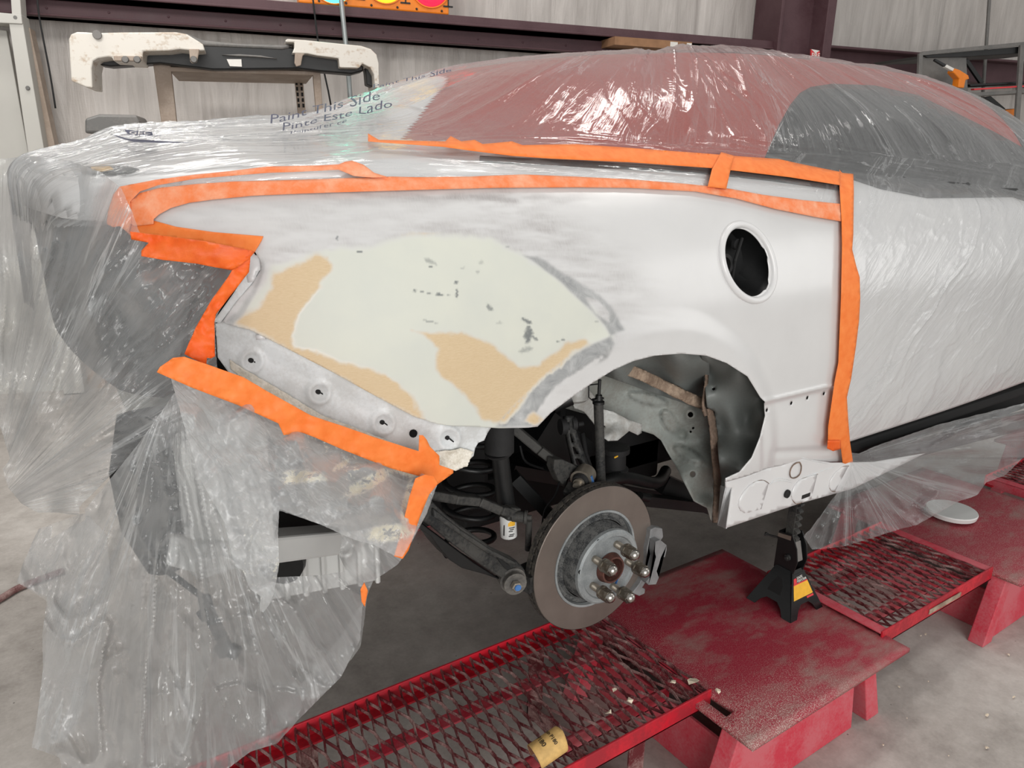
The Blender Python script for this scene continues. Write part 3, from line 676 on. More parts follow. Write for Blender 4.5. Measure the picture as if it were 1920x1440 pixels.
for cx, cy in ((471, 676), (597, 735), (717, 792), (839, 821)):
    b = MB(); p = fmap(np.array([cx * 1.0]), np.array([cy * 1.0]))[0]
    b.tube([p + np.array([0, -.004, 0]), p + np.array([0, .004, 0])], .0042, 10); b.bar(p + np.array([.004, -.004, -.002]), p + np.array([.012, -.003, -.01]), .005, .002)
    b.build('stud_hole', M['void'], fl)
def bmap(px, py):
    P = fmap(px, py); P[:, 1] -= .006 + .0035 * np.abs(vnoise(px / 2.2, py / 9.0)) ; return P
BD = [(428, 672), (452, 690), (480, 705), (520, 728), (560, 752), (600, 776), (650, 795), (700, 815), (760, 838), (800, 848), (830, 842), (862, 838), (884, 845), (872, 872), (850, 880), (800, 872), (740, 850), (680, 826), (620, 796), (560, 768), (500, 735), (455, 710), (430, 690)]
bd, _ = PXMESH('seam_sealer_bead', BD, bmap, M['beige_seal'], fl, (), 3, .002)
PW = [(472, 470), (484, 484), (489, 502), (474, 530), (456, 553), (412, 606), (400, 603), (437, 551), (456, 522), (465, 500), (466, 482)]
pw, _ = PXMESH('pinch_weld', PW, lambda a, b: HIT(a, b, -.004), M['paint_in'], car, (), 5, .004)

# --- rear end: tail face bands following the tail curve
def band(name, z0, z1, inset, mat, y0=.13, y1=1.71, tk=.008, n=44):
    V = []; nk = 0
    for k in range(n + 1):
        y = y0 + (y1 - y0) * k / n
        if fcar(np.linspace(-1.2, -.80, 200), np.full(200, y), np.full(200, max(z1, 1.2))).min() > 0 or fcar(np.linspace(-1.2, -.80, 200), np.full(200, y), np.full(200, max(z0, 1.2))).min() > 0: continue
        nk += 1
        for z in (z0, z1):
            xq = np.linspace(-1.3, .2, 1500); fq = fcar(xq, np.full(1500, y), np.full(1500, max(z, 1.2))); i_ = int(np.argmax(fq < 0)); V.append((xq[i_] + inset + .25 * max(0, 1.1 - z), y, z))
    Fc = [(2 * k, 2 * k + 1, 2 * k + 3, 2 * k + 2) for k in range(nk - 1)]
    o = mesh_obj(name, V, Fc, mat, car); solid(o, tk, 0); return o
band('rear_deck_panel', 1.39, 1.455, .006, M['paint'])
band('tail_lamp_pocket', 1.10, 1.39, .03, M['fascia'], .2, 1.64)
band('lower_tail_panel', .80, 1.10, .10, M['well'], .24, 1.60)
# crash beam, foam absorber, exhaust box and hanging loom behind the film
b = MB(); q0 = AY(345, 1040, .10); q1 = AY(655, 1008, .34); b.bar(q0, q1, .05, .075, (0, 0, 1)); b.build('crash_beam', M['white'], car, False, .006)['label'] = 'white crash beam tube'
b = MB(); c = AY(425, 930, .14); b.obox(c, (.075, .01, 0), (0, .03, 0), (0, 0, .13)); b.build('foam_absorber', M['white'], car, False, .02)
b = MB(); b.tube([AY(262, 770, .22), AY(285, 870, .20), AY(300, 980, .2), AY(310, 1062, .2)], [.035, .065, .06, .03], 16); b.build('exhaust_silencer', M['void'], car, True)
b = MB(); b.tube(crom([AY(383, 1120, .04), AY(392, 1150, .04), AY(408, 1180, .04), AY(425, 1215, .04)], 10), .010, 8)
b.tube([AY(374, 1158, .04), AY(398, 1140, .04)], .010, 8); b.tube([AY(416, 1210, .04), AY(424, 1222, .04)], .014, 10); b.tube([AY(432, 1218, .04), AY(444, 1224, .04)], .012, 10); b.tube(crom([AY(300, 1060, .15), AY(340, 1090, .12), AY(383, 1122, .10)], 8), .005, 8)
b.build('wiring_loom', M['black_rub'], car, True)

b = MB(); c = AY(600, 1052, .42); b.obox(c, (.13, -.03, 0), (0, .01, 0), (0, 0, .07))
for k in range(7): b.tube([c + np.array([-.12 + k * .04, -.02 - (-.12 + k * .04) * .23, -.07]), c + np.array([-.12 + k * .04, -.02 - (-.12 + k * .04) * .23, .07])], .006, 6)
b.build('heat_shield', M['white'], car, 'auto')
b = MB(); b.lathe(AY(532, 1048, .40), (-.6, -.8, 0), [(0, .05), (.02, .05), (.02, .035)], 20); b.build('tail_pipe', M['black'], car, 'auto')
PXMESH('deck_badge', [(143, 316), (160, 312), (200, 310), (240, 311), (260, 317), (235, 323), (190, 325), (155, 322)], lambda a, c_: HIT(a, c_, .0015), M['fascia'], car, (), 6, .002)
PXMESH('deck_badge', [(170, 313), (205, 311), (212, 316), (190, 320), (172, 318)], lambda a, c_: HIT(a, c_, .0035), M['sand'], car, (), 5, .002)
# --- sill (rocker) under the recess
def sillmap(px, py):
    P = AY(px, py, .045); return P + rays(px, py) * (0.0 * px)[:, None]
SILL = [(1361, 900), (1400, 890), (1452, 872), (1500, 858), (1560, 868), (1640, 866), (1735, 850), (1600, 916), (1500, 944), (1430, 967), (1362, 990), (1373, 914), (1361, 914)]
rk, _ = PXMESH('rocker_panel', SILL, sillmap, M['paint'], car, (), 8, .004)
b = MB(); b.add([AY(1361, 914, .047), AY(1374, 912, .047), AY(1362, 991, .047), AY(1346, 985, .11), AY(1352, 910, .12)], [(0, 1, 2, 3, 4)]); o = b.build('rocker_end_cap', M['paint_in'], rk); solid(o, .003, 0)
Zk = lambda pts: [(1280 + a / 5.142, 720 + c_ / 5.142) for a, c_ in pts]
for arcs in ([(830, 960), (780, 930), (720, 935), (650, 975), (590, 1040), (550, 1110), (540, 1170), (560, 1220), (595, 1245), (640, 1240), (760, 1205)],
             [(1300, 870), (1230, 890), (1130, 925), (1080, 980), (1050, 1050), (1055, 1110), (1095, 1155), (1150, 1140), (1240, 1110)],
             [(1600, 790), (1540, 800), (1470, 860), (1425, 930), (1415, 990), (1435, 1030), (1470, 1035)]):
    pl = Zk(arcs); z = [AY(a, c_, .045) for a, c_ in pl]
    b = MB(); b.tube(crom(z[:8], 26), .0016, 6); o = b.build('weld_groove', M['seam'], rk)
    cx = np.mean([p[0] for p in pl]); b2, _ = PXMESH('access_plate', [tuple(p) for p in pl], lambda a, c_: AY(a, c_, .0425), M['paint'], rk, (), 7, .003)
b = MB(); b.tube(crom([AY(a, c_, .042) for a, c_ in Zk([(1100, 760), (1060, 790), (1035, 850), (1045, 900), (1085, 905), (1130, 870), (1145, 800), (1130, 755)])], 30), .0017, 6, False, True); b.build('lifting_ring', M['seam'], rk)
for pl in ([(850, 950), (900, 915), (960, 910), (1040, 930)], [(840, 970), (910, 935), (980, 935), (1050, 950)], [(1160, 900), (1280, 860), (1400, 820), (1460, 800)], [(640, 800), (820, 740), (1010, 700), (1120, 700), (1250, 740), (1400, 770)]):
    b = MB(); b.tube(crom([AY(a, c_, .0445) for a, c_ in Zk(pl)], 16), .0011, 6); b.build('sealer_line', M['paint_in'], rk)
b = MB(); c = AY(1476, 926, .042); b.lathe(c, (0, -1, 0), [(-.002, .012), (.003, .012), (.003, .008), (.0015, .007), (.003, .003)], 24); b.build('drain_plug', M['black_rub'], rk, 'auto')['label'] = 'black rubber drain plug'
# black lower strip under the film at the door
bk, _ = PXMESH('sill_trim', [(1630, 846), (1760, 808), (1920, 772), (2150, 730), (2150, 760), (1920, 806), (1760, 846), (1640, 880)], lambda a, c_: HIT(a, c_, .004), M['black'], car, (), 12, .006)
# underbody: floor pan over the shaded bay, with tunnel and rails
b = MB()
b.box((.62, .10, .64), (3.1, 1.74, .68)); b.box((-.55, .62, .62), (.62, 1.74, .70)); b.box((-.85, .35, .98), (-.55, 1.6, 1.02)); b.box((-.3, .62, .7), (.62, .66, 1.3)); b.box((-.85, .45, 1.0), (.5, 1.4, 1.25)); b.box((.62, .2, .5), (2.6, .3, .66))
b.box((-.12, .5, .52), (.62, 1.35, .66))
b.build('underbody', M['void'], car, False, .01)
# ------------------------------------------------------------------ wheel bay
def fieldmap(ctrl, amp=0.0, sc_=30.0, seed=0.0):
    def f(px, py):
        y = idw(ctrl, px, py)
        if amp: y = y + amp * fbm(px / sc_, py / sc_, seed)
        return AY(px, py, y)
    return f
bay = empty('wheelhouse', CENTRE); bay.parent = car; bay.location = (0, 0, 0)
def wh(name, out, ctrl, mat, holes=(), step=8, thick=.003, amp=0.0, sc_=30.0, press=()):
    def f(px, py):
        y = idw(ctrl, px, py)
        if amp: y = y + amp * fbm(px / sc_, py / sc_, 2.)
        for cx, cy, rx, ry, a, h in press:
            c, s = math.cos(a), math.sin(a); dx, dy = px - cx, py - cy
            q = np.sqrt(((dx * c + dy * s) / rx) ** 2 + ((-dx * s + dy * c) / ry) ** 2); y = y - h * sstep(1.15, .85, q)
        return AY(px, py, y)
    return PXMESH(name, out, f, mat, bay, holes, step, thick)[0]
cir = lambda x, y, r, e=1.0, n=14: [(x + r * e * math.cos(a), y + r * math.sin(a)) for a in np.linspace(0, 2 * math.pi, n + 1)[:-1]]
wh('outer_inner_fender', [(1312, 655), (1330, 660), (1370, 675), (1412, 705), (1434, 745), (1442, 782), (1432, 822), (1416, 862), (1392, 890), (1362, 905), (1364, 950), (1360, 992), (1350, 985), (1352, 900), (1344, 820), (1340, 772), (1326, 764), (1322, 720)],
   [(1330, 668, .07), (1400, 700, .07), (1435, 780, .065), (1400, 880, .065), (1362, 910, .07), (1320, 700, .22), (1335, 800, .22), (1350, 900, .17), (1355, 985, .12), (1390, 780, .15)], M['well_dark'], [cir(1338, 729, 3)], 7)
wh('upper_inner_fender', [(1090, 700), (1150, 675), (1190, 660), (1230, 650), (1280, 645), (1330, 655), (1330, 700), (1328, 770), (1300, 762), (1220, 735), (1120, 700)],
   [(1150, 688, .08), (1278, 658, .07), (1330, 664, .1), (1320, 740, .3), (1220, 725, .32), (1130, 700, .3)], M['well_dark'], (), 8)
wh('inner_wheelhouse', [(1030, 720), (1090, 690), (1150, 690), (1220, 712), (1320, 745), (1332, 800), (1338, 860), (1340, 930), (1334, 978), (1326, 952), (1301, 939), (1270, 880), (1240, 826), (1226, 815), (1204, 808), (1180, 806), (1110, 780), (1040, 760)],
   [(1120, 700, .36), (1320, 760, .3), (1335, 900, .24), (1330, 970, .2), (1240, 820, .36), (1100, 790, .42), (1180, 800, .38)], M['well'], [cir(1295, 778, 5.5), cir(1299, 889, 6, .9), cir(1300, 803, 2.4), cir(1295, 810, 2.4)], 5, .003, .004, 22,
   [(1215, 748, 38, 10, .25, .018), (1255, 790, 12, 24, -.5, .018), (1279, 815, 8, 8, 0, -.014), (1295, 778, 12, 12, 0, .010), (1290, 852, 30, 10, .5, .018)])
def strip(name, pts, wds, y, mat, amp=.004, par=None, st=4):
    P = crom([(a, b_) for a, b_ in pts], 40); W_ = np.interp(np.linspace(0, 1, 40), np.linspace(0, 1, len(wds)), wds)
    T_ = np.gradient(P, axis=0); T_ /= np.linalg.norm(T_, axis=1)[:, None]; N_ = np.stack([-T_[:, 1], T_[:, 0]], 1)
    jit = 1 + .12 * vnoise(np.arange(40) / 2.0, 3.3)
    L = P + N_ * (W_ * jit)[:, None] / 2; R_ = P - N_ * (W_ * jit)[:, None] / 2; poly = [tuple(p) for p in L] + [tuple(p) for p in R_[::-1]]
    def f(px, py):
        d = np.min(np.hypot(px[:, None] - P[None, :, 0], py[:, None] - P[None, :, 1]), 1); wd = np.mean(W_)
        yy = (idw(y, px, py) if isinstance(y, list) else y) - .008 * np.sqrt(np.clip(1 - (d / (wd * .55)) ** 2, 0, 1)) + amp * fbm(px / 7, py / 7, 5.)
        return AY(px, py, yy)
    return PXMESH(name, poly, f, mat, par or bay, (), st, .004)[0]
strip('sealer_band', [(1095, 672), (1150, 684), (1200, 702), (1250, 726), (1300, 750), (1322, 757)], [16, 20, 20, 22, 22, 18], [(1095, 672, .08), (1150, 684, .12), (1200, 702, .20), (1250, 726, .235), (1320, 760, .235)], M['sealer'])
strip('seam_flange', [(1331, 766), (1337, 800), (1341, 850), (1346, 910), (1345, 980)], [13, 14, 15, 17, 18], [(1331, 766, .205), (1340, 850, .19), (1345, 985, .13)], M['seam'])
strip('seam_lip', [(1316, 668), (1323, 685), (1325, 710), (1321, 740), (1319, 760), (1324, 780)], [5, 8, 7, 7, 8, 10], .2, M['seam'], .001, None, 3)
wh('spring_tower', [(1072, 748), (1100, 725), (1112, 740), (1130, 768), (1150, 772), (1180, 788), (1204, 795), (1203, 812), (1196, 816), (1180, 808), (1168, 818), (1158, 826), (1140, 827), (1128, 818), (1112, 790), (1095, 772), (1078, 765)],
   [(1080, 750, .3), (1130, 790, .33), (1200, 805, .31), (1150, 825, .28)], M['tower'], [cir(1132, 799, 2.5)], 5, .004, .01, 18)
# bump-stop mount
b = MB(); c = AY(1154, 838, .33); b.lathe(c, (0, 0, -1), [(0, .040), (.014, .040), (.016, .030), (.058, .032), (.062, .040), (.072, .038)], 28)
o = b.build('subframe_bushing', M['black_rub'], bay, 'auto')
b = MB(); q = AY(1156, 857, .297); b.bar(q - np.array([.008, .0, .0]), q + np.array([.010, 0, .003]), .002, .004, (0, 1, 0)); b.build('paint_dab', M['label_yellow'], o)
b = MB(); b.tube(crom([AY(1130, 905, .3), AY(1170, 895, .3), AY(1230, 905, .34), (.6, .45, .56)], 16), .018, 12); b.bar(AY(1195, 935, .32), AY(1340, 952, .4), .05, .03); b.tube([AY(1200, 930, .29), AY(1216, 934, .29)], .012, 10); b.bar(AY(1240, 905, .42), AY(1340, 950, .38), .05, .06)
b.build('subframe', M['black'], car, 'auto')

# ------------------------------------------------------------------ suspension
def X(p, *a): return AY(p[0], p[1], p[2])
sus = empty('rear_suspension', CENTRE); sus.parent = car; sus.location = (0, 0, 0)
b = MB(); b.tube([X((936, 790, .2)), X((936, 846, .2))], [.033, .033], 28); b.tube([X((936, 846, .2)), X((937, 852, .2))], [.033, .028], 28)
boot = b.build('shock_boot', M['black_rub'], sus, 'auto')
b = MB(); b.tube([X((937, 850, .2)), X((944, 910, .205)), X((951, 962, .21))], [.0195, .0205, .0215], 28); b.build('shock_tube', M['black'], sus, 'auto')
b = MB(); b.tube([X((952, 964, .205)), X((954, 1004, .205))], .0195, 28); can = b.build('shock_body', M['white'], sus, 'auto'); can['label'] = 'white lower shock body with yellow label'
def curved_label(name, ctr, r, a0, a1, z0, z1, mat, par):
    V = []; n = 12
    for k in range(n + 1):
        a = a0 + (a1 - a0) * k / n
        for z in (z0, z1): V.append((ctr[0] + r * math.cos(a), ctr[1] + r * math.sin(a), z))
    return mesh_obj(name, V, [(2 * k, 2 * k + 2, 2 * k + 3, 2 * k + 1) for k in range(n)], mat, par)
c = X((953, 984, .205)); zt = X((952, 968, .205))[2]; zb_ = X((954, 1003, .205))[2]; hz = zt - zb_
curved_label('yellow_label', c, .0200, -2.2, -1.3, zb_ + hz * .66, zt - hz * .08, M['label_yellow'], can)
for k, f_ in enumerate((.55, .46, .37, .2, .12)): curved_label('label_print', c, .0200, -2.1 + .1 * (k % 2), -1.35 - .12 * (k % 3), zb_ + hz * f_, zb_ + hz * (f_ + .045), M['ink_black'], can)
curved_label('label_print', c, .0200, -2.75, -2.6, zb_ + hz * .15, zb_ + hz * .9, M['ink_black'], can)
# coil spring
cc = X((880, 905, .34)); b = MB(); b.tube([(cc[0] + .062 * math.cos(t), cc[1] + .062 * math.sin(t), cc[2] + .16 - .34 * t / (2 * math.pi * 5.5)) for t in np.linspace(0, 2 * math.pi * 5.5, 150)], .0075, 8); b.build('coil_spring', M['black'], sus, True)
# arms
b = MB(); pts = [X((800, 925, .16)), X((850, 934, .17)), X((895, 938, .17)), (X((935, 955, .17))), X((966, 962, .18))]
for p, q in zip(pts[:-1], pts[1:]): b.bar(p, q, .03, .020)
b.bar(X((948, 960, .18)), X((968, 962, .18)), .03, .032); b.build('toe_link', M['arm'], sus, False, .004)
b = MB(); b.lathe(X((972, 969, .16)), (.75, -.66, 0), [(-.014, .012), (.012, .013), (.014, .016), (.02, .016), (.02, .006), (.03, .006)], 22); b.tube([X((992, 975, .18)), X((990, 1030, .2))], .008, 10); b.build('stabiliser_joint', M['arm'], sus, 'auto')
def parm(name, poly, y0, tk, mat, par, bevw=.004):
    P = [AY(a, c_, y0(a, c_) if callable(y0) else y0) for a, c_ in poly]; b = MB(); b.prism(P, (0, tk, 0)); 
    me_v = b; bm = bmesh.new(); 
    vs_ = [bm.verts.new(v) for v in b.v]
    for f_ in b.f: bm.faces.new([vs_[i] for i in f_])
    bmesh.ops.triangulate(bm, faces=[f_ for f_ in bm.faces if len(f_.verts) > 4]); bmesh.ops.recalc_face_normals(bm, faces=bm.faces)
    me = bpy.data.meshes.new(name); V = np.array([tuple(v.co) for v in bm.verts]); Fc = [[v.index for v in f_.verts] for f_ in bm.faces]; bm.free(); bpy.data.meshes.remove(me)
    o = mesh_obj(name, V, Fc, mat, par, False)
    if bevw: bevel(o, bevw, 2, 50)
    return o
Zl = lambda pts: [(800 + a / 4.5, 800 + c_ / 4.5) for a, c_ in pts]
la = parm('lower_control_arm', Zl([(-60, 640), (60, 640), (150, 730), (300, 850), (450, 950), (600, 1060), (770, 1140), (830, 1200), (850, 1300), (820, 1380), (740, 1420), (660, 1300), (560, 1240), (400, 1130), (200, 980), (60, 860), (-60, 780)]), .115, .04, M['arm'], sus, .008)
parm('arm_shield', Zl([(-60, 800), (0, 850), (200, 1000), (400, 1150), (560, 1250), (640, 1300), (500, 1250), (300, 1195), (200, 1130), (120, 1040), (40, 930), (-60, 860)]), .13, .06, M['black'], sus, .006)
parm('arm_rib', Zl([(60, 690), (300, 880), (560, 1050), (760, 1150), (770, 1180), (700, 1170), (540, 1090), (300, 930), (60, 760)]), .105, .03, M['arm'], sus, .005)
parm('arm_web', Zl([(590, 1100), (700, 1170), (715, 1195), (680, 1215), (640, 1170)]), .1035, .004, M['void'], sus, 0)
b = MB(); c = X((965, 1093, .10)); b.lathe(c, (-.3, -1, 0), [(-.045, .030), (-.01, .030), (-.01, .024), (0, .022), (.0, .026), (.006, .026)], 28); bu = b.build('arm_bushing', M['iron'], sus, 'auto')
b = MB(); b.lathe(c + np.array([-.003, -.008, 0]), (-.3, -1, 0), [(0, .012), (.012, .012), (.014, .009)], 6); b.build('bolt', M['bushing'], bu, False)
b = MB(); b.lathe(c + np.array([-.0075, -.0235, 0.002]), (-.3, -1, 0), [(0, .008), (.0015, .007)], 10); b.build('blue_mark', M['blue'], bu)
b = MB(); pts = [(960, 800, .3), (1010, 842, .27), (1048, 872, .25)]
for p, q in zip(pts[:-1], pts[1:]): b.bar(X(p), X(q), .03, .022)
ua = b.build('upper_control_arm', M['arm'], sus, False, .004)
parm('arm_fork', [(1040, 862), (1056, 862), (1078, 872), (1090, 880), (1072, 888), (1062, 896), (1070, 915), (1060, 915), (1048, 902), (1038, 880)], .215, .03, M['arm'], ua)
b = MB(); c = X((1092, 897, .19)); ax = (-.75, -.45, -.12)
b.lathe(c, ax, [(-.028, .026), (.012, .027)], 30); slv = b.build('knuckle_sleeve', M['bushing'], sus, 'auto')
b = MB(); b.lathe(c, ax, [(.011, .022), (.022, .018)], 26); b.build('rubber_bush', M['black_rub'], slv, 'auto')
b = MB(); b.lathe(c, ax, [(.02, .014), (.03, .014), (.03, .010), (.042, .010)], 18); b.build('pivot_bolt', M['bushing'], slv, 'auto')
b = MB(); b.bar(X((1106, 893, .17)), X((1110, 905, .165)), .008, .01); b.build('blue_mark', M['blue'], slv)
# cast link with oval windows
Zc = lambda pts: [(1020 + a / 6.26, 690 + c_ / 6.26) for a, c_ in pts]
outl = Zc([(270, 560), (350, 560), (370, 700), (420, 850), (480, 1010), (530, 1150), (580, 1290), (560, 1330), (440, 1180), (370, 1130), (350, 1020), (310, 860), (285, 720)])
h3 = [Zc([(305, 775), (330, 760), (345, 780), (375, 860), (350, 880), (325, 870)]), Zc([(335, 930), (370, 915), (400, 940), (430, 1000), (400, 1015), (355, 1000)]), Zc([(365, 1070), (400, 1055), (440, 1065), (475, 1130), (450, 1160), (385, 1130)])]
PXMESH('cast_link', outl, lambda a, c_: AY(a, c_, .27 + (c_ - 780) * -.0005), M['arm'], sus, h3, 5, .016)
b = MB(); b.lathe(X((1056, 800, .27)), (1, -.3, 0), [(-.008, .02), (.006, .02), (.006, .012), (.014, .012)], 20); b.lathe(X((1075, 795, .27)), (1, -.3, 0), [(-.006, .017), (.006, .017)], 20); b.lathe(X((1088, 795, .27)), (1, -.3, 0), [(-.006, .006), (.008, .006)], 12); b.build('link_bush', M['black_rub'], sus, 'auto')
b = MB(); b.tube([X((1092, 812, .3)), X((1098, 850, .29)), X((1112, 893, .26))], .0065, 10); b.tube([X((1110, 890, .255)), X((1126, 906, .25))], .012, 10); b.build('brake_hose', M['black_rub'], sus, True)
# telescopic rod in front of the tower
b = MB(); b.tube([X((1122, 757, .2)), X((1127, 906, .2))], .0118, 20); b.build('damper_rod', M['arm'], sus, 'auto')
b = MB(); b.lathe(X((1122, 757, .2)), (0, 0, 1), [(0, .0145), (.006, .0145), (.010, .009), (.022, .008), (.022, .004), (.06, .004)], 18); b.bar(X((1112, 750, .2)), X((1130, 746, .2)), .01, .004)
b.tube([X((1104, 722, .2)), X((1104, 745, .2)), X((1112, 752, .2))], .0016, 6); b.tube([X((1104, 722, .2)), X((1122, 720, .2))], .0016, 6); b.build('rod_mount', M['black'], sus, 'auto')
b = MB(); b.lathe(X((1080, 728, .3)), (0, -.2, -1), [(-.02, .03), (.03, .03), (.036, .02)], 18); b.build('tower_cup', M['tower'], bay, 'auto')
# cross links in the dark behind
b = MB(); b.bar(X((963, 893, .34)), X((1040, 975, .3)), .045, .03); b.tube(crom([X((975, 835, .3)), X((985, 865, .3)), (X((1015, 878, .3))), X((1038, 884, .26))], 12), .003, 6); b.tube(crom([X((1050, 900, .22)), X((1040, 930, .2)), X((1022, 955, .2)), X((1016, 985, .2))], 12), .0025, 6)
b.bar(X((955, 880, .5)), X((1300, 940, .55)), .04, .035); b.tube([X((1036, 760, .3)), X((1070, 745, .28))], .02, 12); b.bar(X((1000, 800, .45)), X((1080, 860, .45)), .09, .12)
b.build('cross_member', M['black'], sus, 'auto')
b = MB(); b.box((.20, .50, .555), (.74, .54, 1.15)); b.obox(AY(590, 950, .6), (.22, 0, 0), (0, .02, 0), (0, 0, .055)); b.box((-.40, .46, .585), (-.06, .50, .80)); b.box((-.62, .42, .75), (-.25, 1.3, .98)); b.box((-.25, .62, .7), (.15, 1.2, .92)); b.build('tank_and_dark_panels', M['void'], car, False, .03)  # tank boxes, plus dark panels added as shade in the gaps

# --- brake rotor, hub, studs and nuts
DC = np.array([.022, .12, .58]); R = .186
hubp = empty('brake_rotor', tuple(DC)); hubp.parent = car; hubp.location = Vector(DC) - Vector(CENTRE)
b = MB(); b.lathe(DC, (0, -1, 0), [(-.0005, R - .0005), (.001, R - .002), (.001, .126), (-.004, .1245)], 120, False); b.build('disc_face', M['disc'], hubp, 'auto')
b = MB(); b.lathe(DC, (0, 1, 0), [(.0, R), (.012, R), (.0125, R - .004), (.018, R - .004), (.0185, R), (.032, R), (.032, .09)], 120, False)
for k in range(60):
    a = 2 * math.pi * k / 60; b.obox(DC + np.array([math.cos(a) * (R - .006), .0152, math.sin(a) * (R - .006)]), (.006 * math.cos(a), 0, .006 * math.sin(a)), (-.0022 * math.sin(a), 0, .0022 * math.cos(a)), (0, .003, 0))
b.build('disc_rim', M['disc_edge'], hubp, 'auto')
HP = .050; HR = .094
b = MB(); b.lathe(DC, (0, -1, 0), [(-.006, .1245), (-.010, .116), (-.010, .108), (0, HR + .008)], 96, False); b.build('disc_groove', M['hat_rough'], hubp, 'auto')
b = MB(); b.lathe(DC, (0, -1, 0), [(-.006, .1255), (.0025, .1255), (.0025, .120), (-.006, .118)], 96, False); b.build('groove_ring', M['hat'], hubp, 'auto')
b = MB(); b.lathe(DC, (0, -1, 0), [(-.01, HR + .006), (.02, HR + .004), (HP - .012, HR + .001)], 96, False); b.build('hat_side', M['hat_rough'], hubp, 'auto')
b = MB(); b.lathe(DC, (0, -1, 0), [(HP - .013, HR + .001), (HP - .004, HR), (HP, HR - .005), (HP, .08), (HP - .004, .077), (HP - .004, .036), (HP, .035), (HP + .004, .034)], 96, False)
face = b.build('hub_face', M['hat'], hubp, 'auto')
fcn = DC + np.array([0, -HP, 0])
b = MB(); b.lathe(fcn, (0, -1, 0), [(-.002, .038), (.006, .036), (.014, .0335), (.014, .029), (-.02, .028), (-.022, .001)], 48, False); bore = b.build('hub_bore', M['rust'], hubp, 'auto')
b = MB(); b.lathe(fcn + np.array([0, .02, 0]), (0, -1, 0), [(0, .018), (.018, .017), (.018, .012), (.034, .011), (.034, .0055), (.026, .004)], 24); b.build('axle_end', M['rust'], bore, 'auto')
for (px, py) in ((1124, 1017), (1091, 1073)):
    q = AY(px, py, fcn[1]); b = MB(); b.lathe(q, (0, -1, 0), [(-.002, .0075), (-.0035, .0075)], 16); b.lathe(q, (0, -1, 0), [(-.0035, .0058), (-.0025, .0055)], 14)
    b.build('jack_hole', M['void'], face)
q = AY(1164, 1076, fcn[1] - .0); b = MB(); b.lathe(q, (0, -1, 0), [(-.004, .005), (-.0005, .0048)], 14); b.bar(q + np.array([-.006, -.001 + .004, -.008]), q + np.array([-.014, -.001 + .004, -.028]), .006, .002); b.build('blue_mark', M['blue'], face)
roots = [(1153, 1011), (1105.5, 1043), (1178, 1047), (1101, 1099), (1145.5, 1100)]
a0 = [math.atan2(AY(x_, y_, fcn[1])[2] - fcn[2], AY(x_, y_, fcn[1])[0] - fcn[0]) for x_, y_ in roots]
base = np.angle(sum(np.exp(1j * 5 * np.array(a0)))) / 5
nutp = None
for k in range(5):
    a = base + 2 * math.pi * k / 5; p = fcn + np.array([.0585 * math.cos(a), 0, .0585 * math.sin(a)])
    nt = empty('lug_nut', tuple(p)); nt.parent = hubp; nt.location = Vector(p) - Vector(DC)
    b = MB(); b.lathe(p, (0, -1, 0), [(-.004, .0085), (.03, .0082)], 20)
    for zz in np.arange(.003, .028, .0022): b.lathe(p, (0, -1, 0), [(zz, .0083), (zz + .0008, .0089), (zz + .0014, .0083)], 16, False)
    b.build('stud', M['bushing'], nt, 'auto')
    b = MB(); b.lathe(p, (0, -1, 0), [(.022, .0090), (.028, .0155), (.033, .0165), (.036, .0150)], 28); b.build('washer', M['nut_side'], nt, 'auto')
    b = MB(); b.lathe(p, (0, -1, 0), [(.035, .0160), (.058, .0155)], 6); b.build('hexagon', M['nut_side'], nt, False, .0008)
    b = MB(); b.lathe(p, (0, -1, 0), [(.0575, .0138), (.063, .0122), (.0675, .0085), (.0695, .003)], 24); b.build('dome', M['chrome'], nt, 'auto')
# caliper bracket and knuckle behind
Zq = lambda pts: [(980 + a / 4.5, 880 + c_ / 4.5) for a, c_ in pts]
cb = parm('caliper_bracket', Zq([(1075, 560), (1080, 510), (1120, 490), (1180, 500), (1188, 570), (1165, 605), (1130, 620), (1110, 690), (1095, 760), (1085, 850), (1060, 920), (1010, 1000), (1035, 1010), (1030, 1050), (985, 1070), (925, 1045), (990, 960), (1040, 860), (1055, 760), (1050, 680), (1065, 610)]), .105, .018, M['caliper'], car)
parm('bracket_bridge', Zq([(1120, 610), (1160, 595), (1215, 640), (1215, 680), (1200, 740), (1165, 745), (1150, 800), (1130, 860), (1148, 915), (1125, 970), (1062, 975), (1040, 950), (1085, 900), (1110, 800), (1125, 740), (1115, 690)]), .085, .02, M['caliper'], cb)
parm('pad_shim', Zq([(985, 610), (1045, 640), (1045, 740), (1010, 790), (985, 900), (930, 980), (860, 1010), (930, 900), (975, 780)]), .15, .02, M['black'], cb)
b = MB(); b.lathe(AY(1105, 1035, .16), (0, 1, 0), [(0, .07), (.06, .06), (.10, .045)], 24); b.bar(AY(1080, 915, .17), (DC[0], .19, DC[2]), .05, .04); b.bar(AY(975, 1090, .15), (DC[0], .2, DC[2] - .03), .06, .04); b.build('wheel_knuckle', M['arm'], car, 'auto')
